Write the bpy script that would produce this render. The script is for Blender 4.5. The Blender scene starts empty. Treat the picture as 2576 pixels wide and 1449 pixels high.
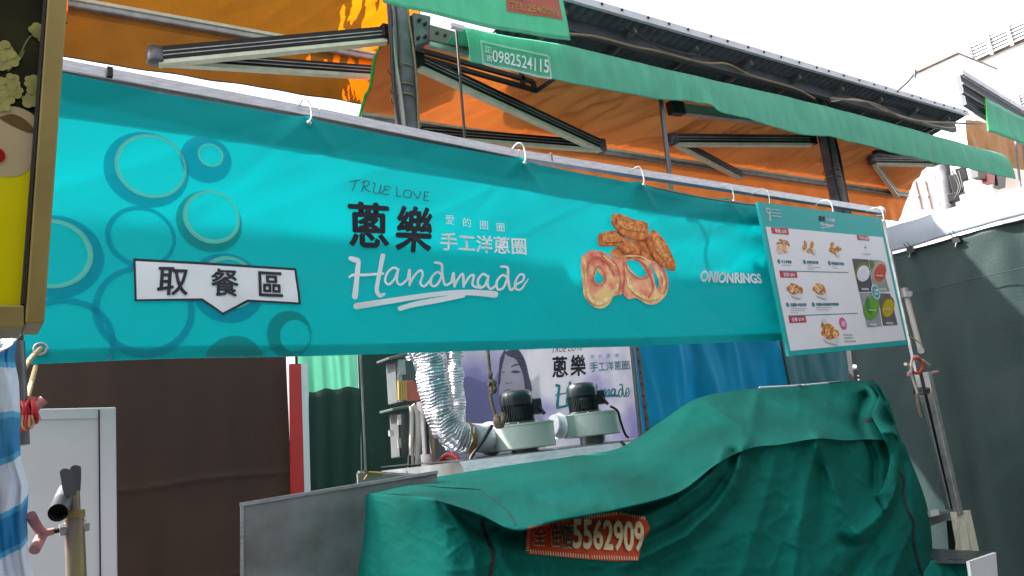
import bpy, bmesh, math, random
from mathutils import Vector, Matrix, noise
from mathutils.bvhtree import BVHTree
random.seed(7)
S = bpy.context.scene
COL = S.collection
R = math.radians

# ------------------------------------------------------------------ camera
F = 2003.0                                   # focal length in units of a 2576 wide picture
u_ = Vector((-1114, 9419, -F)).normalized()
a_ = Vector((2812, -86, -F)); a_ = (a_ - u_ * a_.dot(u_)).normalized()
y_ = u_.cross(a_)
ROT = Matrix((a_, y_, u_))                   # camera axes -> world (X along the stall, Y into it, Z up)
EYE = Vector((0, 0, 1.55))
cam_d = bpy.data.cameras.new('camera'); cam = bpy.data.objects.new('camera', cam_d); COL.objects.link(cam)
cam.matrix_world = Matrix.Translation(EYE) @ ROT.to_4x4()
cam_d.sensor_width = 36; cam_d.lens = 36 * F / 2576; cam_d.clip_start = .05; cam_d.clip_end = 2000
S.camera = cam

def ray(x, y): return ROT @ Vector((x - 1288, 724.5 - y, -F))
def PY(x, y, Y): d = ray(x, y); return EYE + d * (Y / d.y)
def PX(x, y, X): d = ray(x, y); return EYE + d * (X / d.x)

# ------------------------------------------------------------------ sky and sun
w = bpy.data.worlds.new('World'); S.world = w; w.use_nodes = True
nt = w.node_tree; bg = nt.nodes['Background']
sky = nt.nodes.new('ShaderNodeTexSky'); sky.sky_type = 'NISHITA'; sky.sun_disc = False
SUN = Vector((-.55, .38, .74)).normalized()
sky.sun_elevation = math.asin(SUN.z); sky.sun_rotation = math.atan2(SUN.x, SUN.y)
sky.dust_density = 6; sky.air_density = 1.0; sky.ozone_density = .6
hs = nt.nodes.new('ShaderNodeHueSaturation'); hs.inputs['Saturation'].default_value = .15; hs.inputs['Value'].default_value = 1.5
nt.links.new(sky.outputs[0], hs.inputs['Color']); nt.links.new(hs.outputs[0], bg.inputs[0]); bg.inputs[1].default_value = .10
sd = bpy.data.lights.new('sun', 'SUN'); sd.energy = 5.0; sd.angle = R(.6); sd.color = (1, .95, .86)
sun = bpy.data.objects.new('sun', sd); COL.objects.link(sun)
sun.rotation_euler = SUN.to_track_quat('Z', 'Y').to_euler()
S.view_settings.view_transform = 'Standard'; S.view_settings.look = 'None'
S.view_settings.gamma = 1; S.view_settings.exposure = 1.74
S.cycles.max_bounces = 8; S.cycles.transmission_bounces = 6

# ------------------------------------------------------------------ materials
def srgb(h):
    h = h.lstrip('#'); c = [int(h[i:i+2], 16) / 255 for i in (0, 2, 4)]
    return tuple(((v + .055) / 1.055) ** 2.4 if v > .04045 else v / 12.92 for v in c) + (1,)

def mat(name, col, rough=.6, metal=0, var=.12, scale=8, bump=0, bscale=60, transl=0, tcol=None, spec=.5, col2=None, stretch=None, coat=0, weave=0, wmix=.5):
    m = bpy.data.materials.new(name); m.use_nodes = True
    t = m.node_tree; N = t.nodes; L = t.links
    p = N['Principled BSDF']; out = N['Material Output']
    if isinstance(col, str): col = srgb(col)
    if len(col) == 3: col = tuple(col) + (1,)
    tc = N.new('ShaderNodeTexCoord'); mp = N.new('ShaderNodeMapping')
    L.new(tc.outputs['Object'], mp.inputs[0])
    if stretch: mp.inputs['Scale'].default_value = stretch
    nz = N.new('ShaderNodeTexNoise'); nz.inputs['Scale'].default_value = scale; nz.inputs['Detail'].default_value = 6
    L.new(mp.outputs[0], nz.inputs['Vector'])
    cr = N.new('ShaderNodeValToRGB'); cr.color_ramp.elements[0].position = .3; cr.color_ramp.elements[1].position = .7
    lo = tuple(c * (1 - var) for c in col[:3]) + (1,); hi = tuple(min(1, c * (1 + var)) for c in col[:3]) + (1,)
    if col2 is not None: lo = srgb(col2) if isinstance(col2, str) else tuple(col2[:3]) + (1,)
    cr.color_ramp.elements[0].color = lo; cr.color_ramp.elements[1].color = hi
    L.new(nz.outputs[0], cr.inputs[0]); L.new(cr.outputs[0], p.inputs['Base Color'])
    p.inputs['Metallic'].default_value = metal; p.inputs['Specular IOR Level'].default_value = spec
    p.inputs['Coat Weight'].default_value = coat
    mr = N.new('ShaderNodeMapRange'); mr.inputs['To Min'].default_value = max(0, rough - .08); mr.inputs['To Max'].default_value = min(1, rough + .1)
    L.new(nz.outputs[0], mr.inputs[0]); L.new(mr.outputs[0], p.inputs['Roughness'])
    last = None
    if bump or weave:
        n2 = N.new('ShaderNodeTexNoise'); n2.inputs['Scale'].default_value = bscale; n2.inputs['Detail'].default_value = 4
        L.new(mp.outputs[0], n2.inputs['Vector'])
        b = N.new('ShaderNodeBump'); b.inputs['Strength'].default_value = bump or .1; b.inputs['Distance'].default_value = .02
        L.new(n2.outputs[0], b.inputs['Height']); last = b
        L.new(b.outputs[0], p.inputs['Normal'])
    if transl:
        tr = N.new('ShaderNodeBsdfTranslucent'); mx = N.new('ShaderNodeMixShader'); mx.inputs[0].default_value = transl
        if tcol is not None: tr.inputs[0].default_value = srgb(tcol) if isinstance(tcol, str) else tuple(tcol[:3]) + (1,)
        else: L.new(cr.outputs[0], tr.inputs[0])
        if last: L.new(last.outputs[0], tr.inputs['Normal'])
        L.new(p.outputs[0], mx.inputs[1]); L.new(tr.outputs[0], mx.inputs[2]); L.new(mx.outputs[0], out.inputs[0])
    return m

M = {}
M['banner'] = mat('banner_cloth', '#04999c', .6, var=.05, scale=3, bump=.05, bscale=40, transl=.23, tcol='#04bcc6', spec=.15)
M['banner2'] = mat('banner_layer_cloth', '#04999a', .6, var=.05, scale=3, transl=.6, spec=.15)
M['ringblue'] = mat('print_blue', '#1690a4', .6, var=.05, transl=.62, tcol='#b0e0f0', spec=.15)
M['ringcream'] = mat('print_cream', '#7cc8b4', .6, var=.05, transl=.5, tcol='#f4fff0', spec=.15)
M['ringgrey'] = mat('print_grey', '#1f878c', .6, var=.05, transl=.6, tcol='#b4dcd8', spec=.15)
M['white_ink'] = mat('white_ink', '#e4eaf0', .55, var=.03, transl=.12)
M['dark_ink'] = mat('dark_ink', '#1c2030', .55, var=.2, transl=.15, tcol='#40241c')
M['slate_ink'] = mat('slate_ink', '#14454f', .55, var=.1)
M['alu'] = mat('aluminium_tube', '#b9bac0', .32, .85, var=.2, scale=20, bump=.03, stretch=(1, 6, 6))
M['alu_dull'] = mat('dull_aluminium', '#9a9a9a', .42, .6, var=.25, scale=14, bump=.04)
M['steel'] = mat('brushed_steel', '#9ca2a6', .42, .6, var=.2, scale=2.2, bump=.35, bscale=2.2, col2='#4c4a48')
M['steel_dark'] = mat('dark_steel_top', '#62666c', .28, .85, var=.2, scale=6)
M['brass'] = mat('tarnished_frame', '#8c7c48', .42, .45, var=.22, scale=7, bump=.04)
M['green'] = mat('green_canvas', '#05645c', .78, var=.12, scale=2.2, bump=.14, bscale=70, transl=.02, spec=.12, col2='#06544a')
M['valance'] = mat('teal_valance', '#6cc2a8', .65, var=.13, scale=4, bump=.1, bscale=90, transl=.35, tcol='#5cc8a0', spec=.2, stretch=(3, 3, .8))
M['valance_edge'] = mat('bright_green_edge', '#2fb04a', .6)
M['orange'] = mat('orange_canvas', '#dc8c50', .7, var=.08, scale=2.5, bump=.12, bscale=26, transl=.14, tcol='#c8682c', spec=.2)
M['column'] = mat('grey_post_paint', '#646268', .6, .1, var=.2, scale=9, bump=.1, bscale=70, col2='#46444a')
M['armblack'] = mat('black_anodised_arm', '#191512', .4, .4, var=.3)
M['armwhite'] = mat('cream_arm_face', '#d2d1bc', .5, 0, var=.12, scale=14)
M['dark'] = mat('dark_painted_iron', '#17171a', .5, .3, var=.3)
M['roof'] = mat('corrugated_roof_steel', '#4a5058', .6, .3, var=.3, scale=5, stretch=(1, 4, 1))
M['roofedge'] = mat('roof_edge_trim', '#c9cad4', .55, .1, var=.1)
M['brown'] = mat('brown_tarp', '#402c26', .62, var=.14, scale=3, bump=.1, bscale=120, transl=.04, spec=.3)
M['mint'] = mat('thin_green_curtain', '#62ac94', .7, var=.08, scale=5, bump=.1, bscale=40, transl=.45, tcol='#a8e4d0')
M['darkgreen'] = mat('dark_green_tarp', '#0e3a30', .7, var=.14, bump=.1, transl=.02)
M['blue'] = mat('blue_tarp', '#0a84a6', .6, var=.12, scale=4, bump=.1, transl=.35, tcol='#0898b8', spec=.2)
M['teal_dark'] = mat('teal_tarp', '#0e6c78', .65, var=.1, bump=.1, transl=.15)
M['wallt'] = mat('charcoal_tarp', '#1f3030', .6, var=.14, scale=2.5, bump=.1, bscale=60, spec=.25)
M['wallflap'] = mat('grey_flap', '#7c8490', .7, var=.08, scale=3, bump=.1, transl=.1)
M['whitepanel'] = mat('pale_grey_panel', '#c6c8cc', .45, var=.05, scale=3, bump=.02)
M['red'] = mat('red_paint', '#b02a2a', .5, var=.12)
M['offwhite'] = mat('off_white_paint', '#c8ccd0', .55, var=.06)
M['flex'] = mat('crinkled_foil', '#b8b8c0', .34, .8, var=.12, scale=30, bump=.5, bscale=38)
M['sleeve'] = mat('white_cloth_sleeve', '#d0d2da', .6, var=.05, bump=.3, bscale=24, transl=.2)
M['blower'] = mat('pale_green_enamel', '#b4c2bc', .38, .05, var=.08, scale=6)
M['motor'] = mat('charcoal_motor_enamel', '#1f282c', .32, .2, var=.2, coat=.3)
M['boxgrey'] = mat('grey_plastic_box', '#4c5152', .5, var=.1, scale=10)
M['cable_w'] = mat('white_conduit', '#a09c96', .5, var=.1)
M['cable_b'] = mat('black_cable', '#101014', .5)
M['cable_t'] = mat('tan_cable', '#7f6a50', .6, var=.2, scale=20)
M['rope'] = mat('hemp_rope', '#6d6050', .85, var=.3, scale=80, bump=.5, bscale=120)
M['rope_l'] = mat('light_twine', '#a08c66', .85, var=.3, scale=80, bump=.4, bscale=120)
M['pink'] = mat('faded_pink_rubber', '#b07a7c', .55, var=.2, scale=18, col2='#8a5a5c')
M['redcord'] = mat('red_cord', '#a81c24', .6, var=.2)
M['zip'] = mat('dark_zip_tape', '#20181c', .6, var=.2, scale=60, bump=.4, bscale=220)
M['seam'] = mat('seam_thread', '#05332f', .7)
M['zinc'] = mat('zinc_plated_pipe', '#96905e', .3, .75, var=.25, scale=6, bump=.03, col2='#8a7480', stretch=(4, 4, 1))
M['zincgrey'] = mat('grey_galvanised', '#5d6066', .4, .6, var=.2, scale=12)
M['build'] = mat('white_tiled_wall', '#f0eeee', .7, var=.04)
M['build_pink'] = mat('pinkish_grey_wall', '#a89a9c', .7, var=.05)
M['louvre'] = mat('grey_louvre', '#6a5854', .6, var=.1)
M['asphalt'] = mat('asphalt', (.05, .05, .052), .9, var=.3, scale=30, bump=.4)
M['menuteal'] = mat('menu_teal', '#12a0a0', .5, var=.03)
M['menuwhite'] = mat('menu_white', '#dcdce4', .5, var=.02)
M['tagred'] = mat('menu_red', '#b82648', .5, var=.05)
M['menuink'] = mat('menu_blue_ink', '#2b7c92', .5, var=.05)
M['greyink'] = mat('menu_grey_ink', '#8a8c98', .5, var=.05)
M['labelred'] = mat('label_red', '#c2492f', .65, var=.15, scale=8, spec=.3)
M['labelcream'] = mat('label_cream', '#d9cfa4', .65, var=.08)
M['labelbrown'] = mat('label_brown', '#6a4034', .65, var=.1)
M['faded_red'] = mat('faded_red_label', '#a8584c', .7, var=.12)
M['faded_gold'] = mat('faded_gold_ink', '#a88a4a', .7, var=.1)
M['paleprint'] = mat('pale_print', '#b9e0c8', .6, var=.05)

def food(name, c0, c1, c2, scale=40, transl=0):
    m = mat(name, c1, .6, var=.1, scale=scale, transl=transl)
    cr = [n for n in m.node_tree.nodes if n.type == 'VALTORGB'][0].color_ramp
    cr.elements[0].color = srgb(c0); cr.elements[0].position = .36; cr.elements[1].color = srgb(c2); cr.elements[1].position = .68
    e = cr.elements.new(.52); e.color = srgb(c1)
    return m
M['fry'] = food('printed_fried_crust', '#b0541c', '#d27834', '#eea05c', 34)
M['ringprint2'] = food('printed_onion_ring', '#d07058', '#e6a27a', '#f8e0a0', 20)
M['cheese'] = food('printed_golden_snack', '#8a4416', '#c88232', '#ecc468', 60, 0)

M['ringfood'] = food('printed_fried_batter', '#dc7058', '#f0a080', '#fcd494', 16)
_t = M['ringfood'].node_tree; _m = [n for n in _t.nodes if n.type == 'VALTORGB'][0]; _tc = [n for n in _t.nodes if n.type == 'TEX_COORD'][0]
_s = _t.nodes.new('ShaderNodeSeparateXYZ'); _t.links.new(_tc.outputs['Object'], _s.inputs[0])
_r = _t.nodes.new('ShaderNodeMapRange'); _r.inputs['From Min'].default_value = .22; _r.inputs['From Max'].default_value = .62; _r.inputs['To Min'].default_value = .14; _r.inputs['To Max'].default_value = -.14
_a = _t.nodes.new('ShaderNodeMath'); _a.operation = 'ADD'; _n = [n for n in _t.nodes if n.type == 'TEX_NOISE'][0]
_t.links.new(_s.outputs[2], _r.inputs[0]); _t.links.new(_r.outputs[0], _a.inputs[0]); _t.links.new(_n.outputs[0], _a.inputs[1]); _t.links.new(_a.outputs[0], _m.inputs[0])

def mask_awning():
    """brown awning cloth with worn-through patches where the bare thin layer lets sunlight through"""
    m = mat('worn_brown_canvas', '#744818', .7, var=.18, scale=4, bump=.15, bscale=30, transl=.09, tcol='#b0701c', spec=.2, col2='#4e3012')
    t = m.node_tree; N = t.nodes; L = t.links; out = N['Material Output']
    old = out.inputs[0].links[0].from_socket
    thin = N.new('ShaderNodeBsdfTranslucent'); thin.inputs[0].default_value = (.55, .095, .002, 1)
    d = N.new('ShaderNodeBsdfDiffuse'); d.inputs[0].default_value = (.7, .15, .006, 1)
    mt = N.new('ShaderNodeMixShader'); mt.inputs[0].default_value = .75; L.new(d.outputs[0], mt.inputs[1]); L.new(thin.outputs[0], mt.inputs[2])
    tc = N.new('ShaderNodeTexCoord'); sp = N.new('ShaderNodeSeparateXYZ'); L.new(tc.outputs['Object'], sp.inputs[0])
    mp = N.new('ShaderNodeMapping'); mp.inputs['Scale'].default_value = (9, 3, 2.2); L.new(tc.outputs['Object'], mp.inputs[0])
    nz = N.new('ShaderNodeTexNoise'); nz.inputs['Scale'].default_value = 1.6; nz.inputs['Detail'].default_value = 5; L.new(mp.outputs[0], nz.inputs[0])
    g = N.new('ShaderNodeMapRange'); g.inputs['From Min'].default_value = .0; g.inputs['From Max'].default_value = .82
    g.inputs['To Min'].default_value = -.32; g.inputs['To Max'].default_value = .17; L.new(sp.outputs[0], g.inputs[0])
    ad = N.new('ShaderNodeMath'); ad.operation = 'ADD'; L.new(nz.outputs[0], ad.inputs[0]); L.new(g.outputs[0], ad.inputs[1])
    st = N.new('ShaderNodeMath'); st.operation = 'GREATER_THAN'; st.inputs[1].default_value = .585; L.new(ad.outputs[0], st.inputs[0])
    mx = N.new('ShaderNodeMixShader'); L.new(st.outputs[0], mx.inputs[0]); L.new(old, mx.inputs[1]); L.new(mt.outputs[0], mx.inputs[2])
    L.new(mx.outputs[0], out.inputs[0])
    return m
M['worn'] = mask_awning()

M['worn2'] = mat('ochre_canvas', '#8a5c28', .7, var=.2, transl=.1)

def striped():
    m = mat('striped_woven_plastic', '#c2cad6', .55, var=.05, bump=.2, bscale=160, transl=.25)
    t = m.node_tree; N = t.nodes; L = t.links; p = N['Principled BSDF']
    tc = N.new('ShaderNodeTexCoord'); mp = N.new('ShaderNodeMapping'); mp.inputs['Rotation'].default_value = (0, R(20), 0); L.new(tc.outputs['Object'], mp.inputs[0])
    wv = N.new('ShaderNodeTexWave'); wv.bands_direction = 'Z'; wv.inputs['Scale'].default_value = 2.0; wv.inputs['Distortion'].default_value = 2.2; wv.inputs['Detail'].default_value = 1; wv.inputs['Detail Scale'].default_value = 1.2
    L.new(mp.outputs[0], wv.inputs[0])
    cr = N.new('ShaderNodeValToRGB'); cr.color_ramp.interpolation = 'CONSTANT'
    e = cr.color_ramp.elements; e[0].color = srgb('#2a86b4'); e[0].position = 0; e[1].color = srgb('#c4ccd8'); e[1].position = .5
    k = e.new(.3); k.color = srgb('#58a6c8')
    L.new(wv.outputs[0], cr.inputs[0]); L.new(cr.outputs[0], p.inputs['Base Color'])
    for n in N:
        if n.type == 'BSDF_TRANSLUCENT': L.new(cr.outputs[0], n.inputs[0])
    return m
M['striped'] = striped()

def posterprint():
    m = mat('lilac_photo_print', '#b4b0be', .5, var=.08, scale=2.0, transl=.18)
    cr = [n for n in m.node_tree.nodes if n.type == 'VALTORGB'][0].color_ramp
    cr.elements[0].color = srgb('#7670a2'); cr.elements[0].position = .36; cr.elements[1].color = srgb('#b4b1bc'); cr.elements[1].position = .56
    return m
M['poster'] = posterprint()
M['skinprint'] = mat('pale_printed_skin', '#c2b6c6', .5, var=.04, transl=.25)
M['hairprint'] = mat('dark_printed_hair', '#544e68', .5, var=.2, transl=.15)
M['violetprint'] = mat('violet_print', '#8a84b6', .5, var=.15, scale=5, transl=.3)
M['lipprint'] = mat('muted_lip_print', '#7c6a80', .5)
M['poster_teal'] = mat('poster_teal_ink', '#1f8f98', .5, transl=.2)
M['adgreen'] = mat('ad_leaf_green', '#26260f', .45, var=.4, scale=8, col2='#0c0806', spec=.1)
M['adpetal'] = mat('ad_petal', '#8e8a52', .45, var=.35, scale=18, spec=.1)
M['adjug'] = mat('ad_cream_jug', '#a89878', .45, var=.06, scale=3, spec=.1)
M['adjugin'] = mat('ad_jug_inside', '#5f4a2c', .45, var=.1, spec=.1)
M['adyellow'] = mat('ad_yellow', '#ccc000', .45, var=.12, scale=2.5, spec=.1, col2='#b0a800')
M['adred'] = mat('ad_red', '#8c1414', .45, spec=.1)

# ------------------------------------------------------------------ object helpers
def worldloc(o):
    v = Vector((0, 0, 0))
    while o is not None: v = v + o.location; o = o.parent
    return v

def setp(o, label=None, cat=None, group=None, kind=None):
    if label: o['label'] = label
    if cat: o['category'] = cat
    if group: o['group'] = group
    if kind: o['kind'] = kind
    return o

def thing(name, label, cat, loc, group=None):
    o = bpy.data.objects.new(name, None); COL.objects.link(o); o.location = loc; o.empty_display_size = .05
    return setp(o, label, cat, group)

class MB:
    """collects vertices and faces in world coordinates, links them as one mesh object"""
    def __init__(s): s.v = []; s.f = []; s.smooth = []
    def add(s, vs, fs, smooth=False):
        b = len(s.v); s.v += [Vector(p) for p in vs]
        for f in fs: s.f.append([b + i for i in f]); s.smooth.append(smooth)
        return s
    def beam(s, p0, p1, wd, ht, up=Vector((0, 0, 1))):
        p0 = Vector(p0); p1 = Vector(p1); d = (p1 - p0).normalized(); sd_ = d.cross(Vector(up)).normalized(); upv = sd_.cross(d)
        vs = []
        for p in (p0, p1):
            for i, j in ((-1, -1), (1, -1), (1, 1), (-1, 1)): vs.append(p + sd_ * (i * wd / 2) + upv * (j * ht / 2))
        return s.add(vs, [(0, 3, 2, 1), (4, 5, 6, 7), (0, 1, 5, 4), (1, 2, 6, 5), (2, 3, 7, 6), (3, 0, 4, 7)])
    def box(s, c, sx, sy, sz, rz=0):
        c = Vector(c); rm = Matrix.Rotation(rz, 3, 'Z'); vs = []
        for k in (-1, 1):
            for i, j in ((-1, -1), (1, -1), (1, 1), (-1, 1)): vs.append(c + rm @ Vector((i * sx / 2, j * sy / 2, k * sz / 2)))
        return s.add(vs, [(0, 3, 2, 1), (4, 5, 6, 7), (0, 1, 5, 4), (1, 2, 6, 5), (2, 3, 7, 6), (3, 0, 4, 7)])
    def prism(s, loop, off):
        n = len(loop); off = Vector(off); vs = [Vector(p) for p in loop] + [Vector(p) + off for p in loop]
        return s.add(vs, [tuple(range(n)), tuple(range(2 * n - 1, n - 1, -1))] + [(i, i + n, (i + 1) % n + n, (i + 1) % n) for i in range(n)])
    def tube(s, pts, r, n=8, cap=True, smooth=True):
        pts = [Vector(p) for p in pts]; m = len(pts); rs = r if isinstance(r, (list, tuple)) else [r] * m
        t0 = (pts[1] - pts[0]).normalized(); nrm = t0.orthogonal().normalized(); vs = []
        for i, p in enumerate(pts):
            t = ((pts[min(i + 1, m - 1)] - pts[max(i - 1, 0)])).normalized()
            nrm = (nrm - t * nrm.dot(t)).normalized(); bn = t.cross(nrm)
            for k in range(n):
                a = 2 * math.pi * k / n; vs.append(p + (nrm * math.cos(a) + bn * math.sin(a)) * rs[i])
        fs = [(i * n + k, i * n + (k + 1) % n, (i + 1) * n + (k + 1) % n, (i + 1) * n + k) for i in range(m - 1) for k in range(n)]
        s.add(vs, fs, smooth)
        if cap: s.add(vs[:n], [tuple(range(n - 1, -1, -1))]); s.add(vs[-n:], [tuple(range(n))])
        return s
    def lathe(s, c, prof, n=28, axis=Vector((0, 0, 1)), smooth=True):
        c = Vector(c); axis = Vector(axis).normalized(); e1 = axis.orthogonal().normalized(); e2 = axis.cross(e1); vs = []
        for r, h in prof:
            for k in range(n):
                a = 2 * math.pi * k / n; vs.append(c + axis * h + (e1 * math.cos(a) + e2 * math.sin(a)) * max(r, 1e-4))
        return s.add(vs, [(i * n + k, i * n + (k + 1) % n, (i + 1) * n + (k + 1) % n, (i + 1) * n + k) for i in range(len(prof) - 1) for k in range(n)], smooth)
    def ring(s, c, axis, r, tr, n=20, m=8):
        c = Vector(c); axis = Vector(axis).normalized(); e1 = axis.orthogonal().normalized(); e2 = axis.cross(e1); vs = []
        for i in range(n):
            a = 2 * math.pi * i / n; rd = e1 * math.cos(a) + e2 * math.sin(a)
            for j in range(m):
                b = 2 * math.pi * j / m; vs.append(c + rd * (r + tr * math.cos(b)) + axis * tr * math.sin(b))
        return s.add(vs, [(i * m + j, ((i + 1) % n) * m + j, ((i + 1) % n) * m + (j + 1) % m, i * m + (j + 1) % m) for i in range(n) for j in range(m)], True)
    def grid(s, fn, nu, nv, smooth=True):
        vs = [fn(i / nu, j / nv) for j in range(nv + 1) for i in range(nu + 1)]
        return s.add(vs, [(j * (nu + 1) + i, j * (nu + 1) + i + 1, (j + 1) * (nu + 1) + i + 1, (j + 1) * (nu + 1) + i) for j in range(nv) for i in range(nu)], smooth)
    def build(s, name, m, parent=None, solid=0, bevel=0, label=None):
        base = worldloc(parent) if parent else Vector((0, 0, 0))
        if parent is None and s.v:
            base = sum(s.v, Vector()) / len(s.v); base.z = min(p.z for p in s.v)
        me = bpy.data.meshes.new(name); me.from_pydata([p - base for p in s.v], [], s.f); me.update()
        me.polygons.foreach_set('use_smooth', s.smooth)
        me.materials.append(m)
        o = bpy.data.objects.new(name, me); COL.objects.link(o)
        if parent: o.parent = parent
        else: o.location = base
        if bevel:
            b = o.modifiers.new('bevel', 'BEVEL'); b.width = bevel; b.segments = 2; b.limit_method = 'ANGLE'
        if solid:
            q = o.modifiers.new('solid', 'SOLIDIFY'); q.thickness = solid; q.offset = 0
        if label: o['label'] = label
        return o

def smoothpts(pts, n=6):
    out = []; P = [Vector(p) for p in pts]; m = len(P)
    for i in range(m - 1):
        p0 = P[max(i - 1, 0)]; p1 = P[i]; p2 = P[i + 1]; p3 = P[min(i + 2, m - 1)]
        for k in range(n):
            t = k / n
            out.append(.5 * ((2 * p1) + (p2 - p0) * t + (2 * p0 - 5 * p1 + 4 * p2 - p3) * t * t + (3 * p1 - p0 - 3 * p2 + p3) * t ** 3))
    out.append(P[-1]); return out

# ---- flat print: 2-D outlines filled (holes allowed), mapped on a surface
def fill2d(loops):
    cu = bpy.data.curves.new('tmp', 'CURVE'); cu.dimensions = '2D'; cu.fill_mode = 'BOTH'
    for lp in loops:
        sp = cu.splines.new('POLY'); sp.points.add(len(lp) - 1); sp.use_cyclic_u = True
        for i, p in enumerate(lp): sp.points[i].co = (p[0], p[1], 0, 1)
    o = bpy.data.objects.new('tmp', cu); me = bpy.data.meshes.new_from_object(o)
    vs = [tuple(v.co)[:2] for v in me.vertices]; fs = [tuple(p.vertices) for p in me.polygons]
    bpy.data.objects.remove(o); bpy.data.curves.remove(cu); bpy.data.meshes.remove(me)
    return vs, fs
def text2d(s, bold=0, shear=0):
    cu = bpy.data.curves.new('tmp', 'FONT'); cu.body = s; cu.size = 1; cu.offset = bold; cu.shear = shear; cu.resolution_u = 3; cu.fill_mode = 'BOTH'
    o = bpy.data.objects.new('tmp', cu); me = bpy.data.meshes.new_from_object(o)
    vs = [tuple(v.co)[:2] for v in me.vertices]; fs = [tuple(p.vertices) for p in me.polygons]
    bpy.data.objects.remove(o); bpy.data.curves.remove(cu); bpy.data.meshes.remove(me)
    return vs, fs

class Print:
    """one printed motif mesh lying on surface(q, lift); q are plane coordinates (X, Z)"""
    def __init__(s, surf, unproj, cell=.05, clip=None): s.surf = surf; s.un = unproj; s.mb = MB(); s.cell = cell; s.lift = 0; s.clip = clip
    def put(s, vs, fs, lift):
        if not fs: return
        bm = bmesh.new(); bv = [bm.verts.new((x, y, 0)) for x, y in vs]
        for f in fs:
            try: bm.faces.new([bv[i] for i in f])
            except ValueError: pass
        if s.clip:
            for co, no in s.clip:
                bmesh.ops.bisect_plane(bm, geom=bm.verts[:] + bm.edges[:] + bm.faces[:], plane_co=(co[0], co[1], 0), plane_no=(no[0], no[1], 0), clear_outer=True)
        bmesh.ops.triangulate(bm, faces=bm.faces[:])
        for _ in range(6):
            es = [e for e in bm.edges if e.calc_length() > s.cell]
            if not es or len(bm.faces) > 60000: break
            bmesh.ops.subdivide_edges(bm, edges=es, cuts=1); bmesh.ops.triangulate(bm, faces=[f for f in bm.faces if len(f.verts) > 3])
        bm.verts.index_update()
        out = [s.surf(v.co.x, v.co.y, lift) for v in bm.verts]
        fs2 = []
        for f in bm.faces:
            idx = [v.index for v in f.verts]
            if f.normal.z < 0: idx.reverse()
            fs2.append(idx)
        s.mb.add(out, fs2, True); bm.free()
    def poly(s, pts, lift, holes=(), sm=0):
        L = []
        for lp in (pts, *holes):
            if sm: lp = [(p.x, p.y) for p in smoothpts([Vector((a, b, 0)) for a, b in (lp + [lp[0]])], sm)][:-1]
            L.append([s.un(*p) for p in lp])
        s.put(*fill2d(L), lift); return s
    def circ(s, cx, cy, vr, lift, hole=None, n=48):
        def loop(cx, cy, vr):
            c = s.un(cx, cy); e = s.un(cx, cy - vr); r = math.hypot(e[0] - c[0], e[1] - c[1])
            return [(c[0] + r * math.cos(2 * math.pi * k / n), c[1] + r * math.sin(2 * math.pi * k / n)) for k in range(n)]
        s.put(*fill2d([loop(cx, cy, vr)] + ([loop(*hole)] if hole else [])), lift); return s
    def text(s, t, quad, lift, bold=0, shear=0):
        vs, fs = text2d(t, min(bold, .006), shear)
        if not vs: return s
        x0 = min(v[0] for v in vs); x1 = max(v[0] for v in vs); y0 = min(v[1] for v in vs); y1 = max(v[1] for v in vs)
        TL, TR, BR, BL = [s.un(*p) for p in quad]
        def mp(x, y):
            a = (x - x0) / (x1 - x0); b = (y - y0) / (y1 - y0)
            return tuple((BL[k] * (1 - a) + BR[k] * a) * (1 - b) + (TL[k] * (1 - a) + TR[k] * a) * b for k in (0, 1))
        s.put([mp(*v) for v in vs], fs, lift)
        if bold > .008:
            for k, (dx, dy) in enumerate(((1, 0), (-1, 0), (0, .8), (0, -.8))): s.put([mp(v[0] + dx * bold * .8, v[1] + dy * bold * .8) for v in vs], fs, lift + .0003 * (k + 1))
        return s
    def stroke(s, pts, wd, lift, n=6):
        """ribbon with round ends; wd in picture pixels (number or list)"""
        ws = wd if isinstance(wd, (list, tuple)) else [wd] * len(pts)
        P = smoothpts([Vector((p[0], p[1], q)) for p, q in zip(pts, ws)], n)
        Lf = []; Rt = []
        for i, p in enumerate(P):
            t = (P[min(i + 1, len(P) - 1)] - P[max(i - 1, 0)]); t.z = 0; t.normalize(); nn = Vector((-t.y, t.x, 0)) * max(p.z, .3) / 2
            Lf.append((p.x + nn.x, p.y + nn.y)); Rt.append((p.x - nn.x, p.y - nn.y))
        vs = [s.un(*q) for q in Lf + Rt]; m = len(P)
        s.put(vs, [(i, i + 1, m + i + 1, m + i) for i in range(m - 1)], lift)
        for k, p in enumerate((P[0], P[-1])):
            c = [(p.x + p.z / 2 * math.cos(a * math.pi / 6), p.y + p.z / 2 * math.sin(a * math.pi / 6)) for a in range(12)]
            s.put([s.un(*q) for q in c], [tuple(range(12))], lift + .0004 + .0004 * k)
        return s
    def build(s, name, m, parent, label=None): return s.mb.build(name, M[m] if isinstance(m, str) else m, parent, label=label)

def planeY(Y):
    def un(x, y): p = PY(x, y, Y); return (p.x, p.z)
    return un
def flatsurf(Y): return lambda X, Z, l: Vector((X, Y - l, Z))

# ================================================================== SETTING
MB().add([(-300, -300, 0), (300, -300, 0), (300, 300, 0), (-300, 300, 0)], [(0, 1, 2, 3)]).build('ground', M['asphalt'])['kind'] = 'structure'

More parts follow.
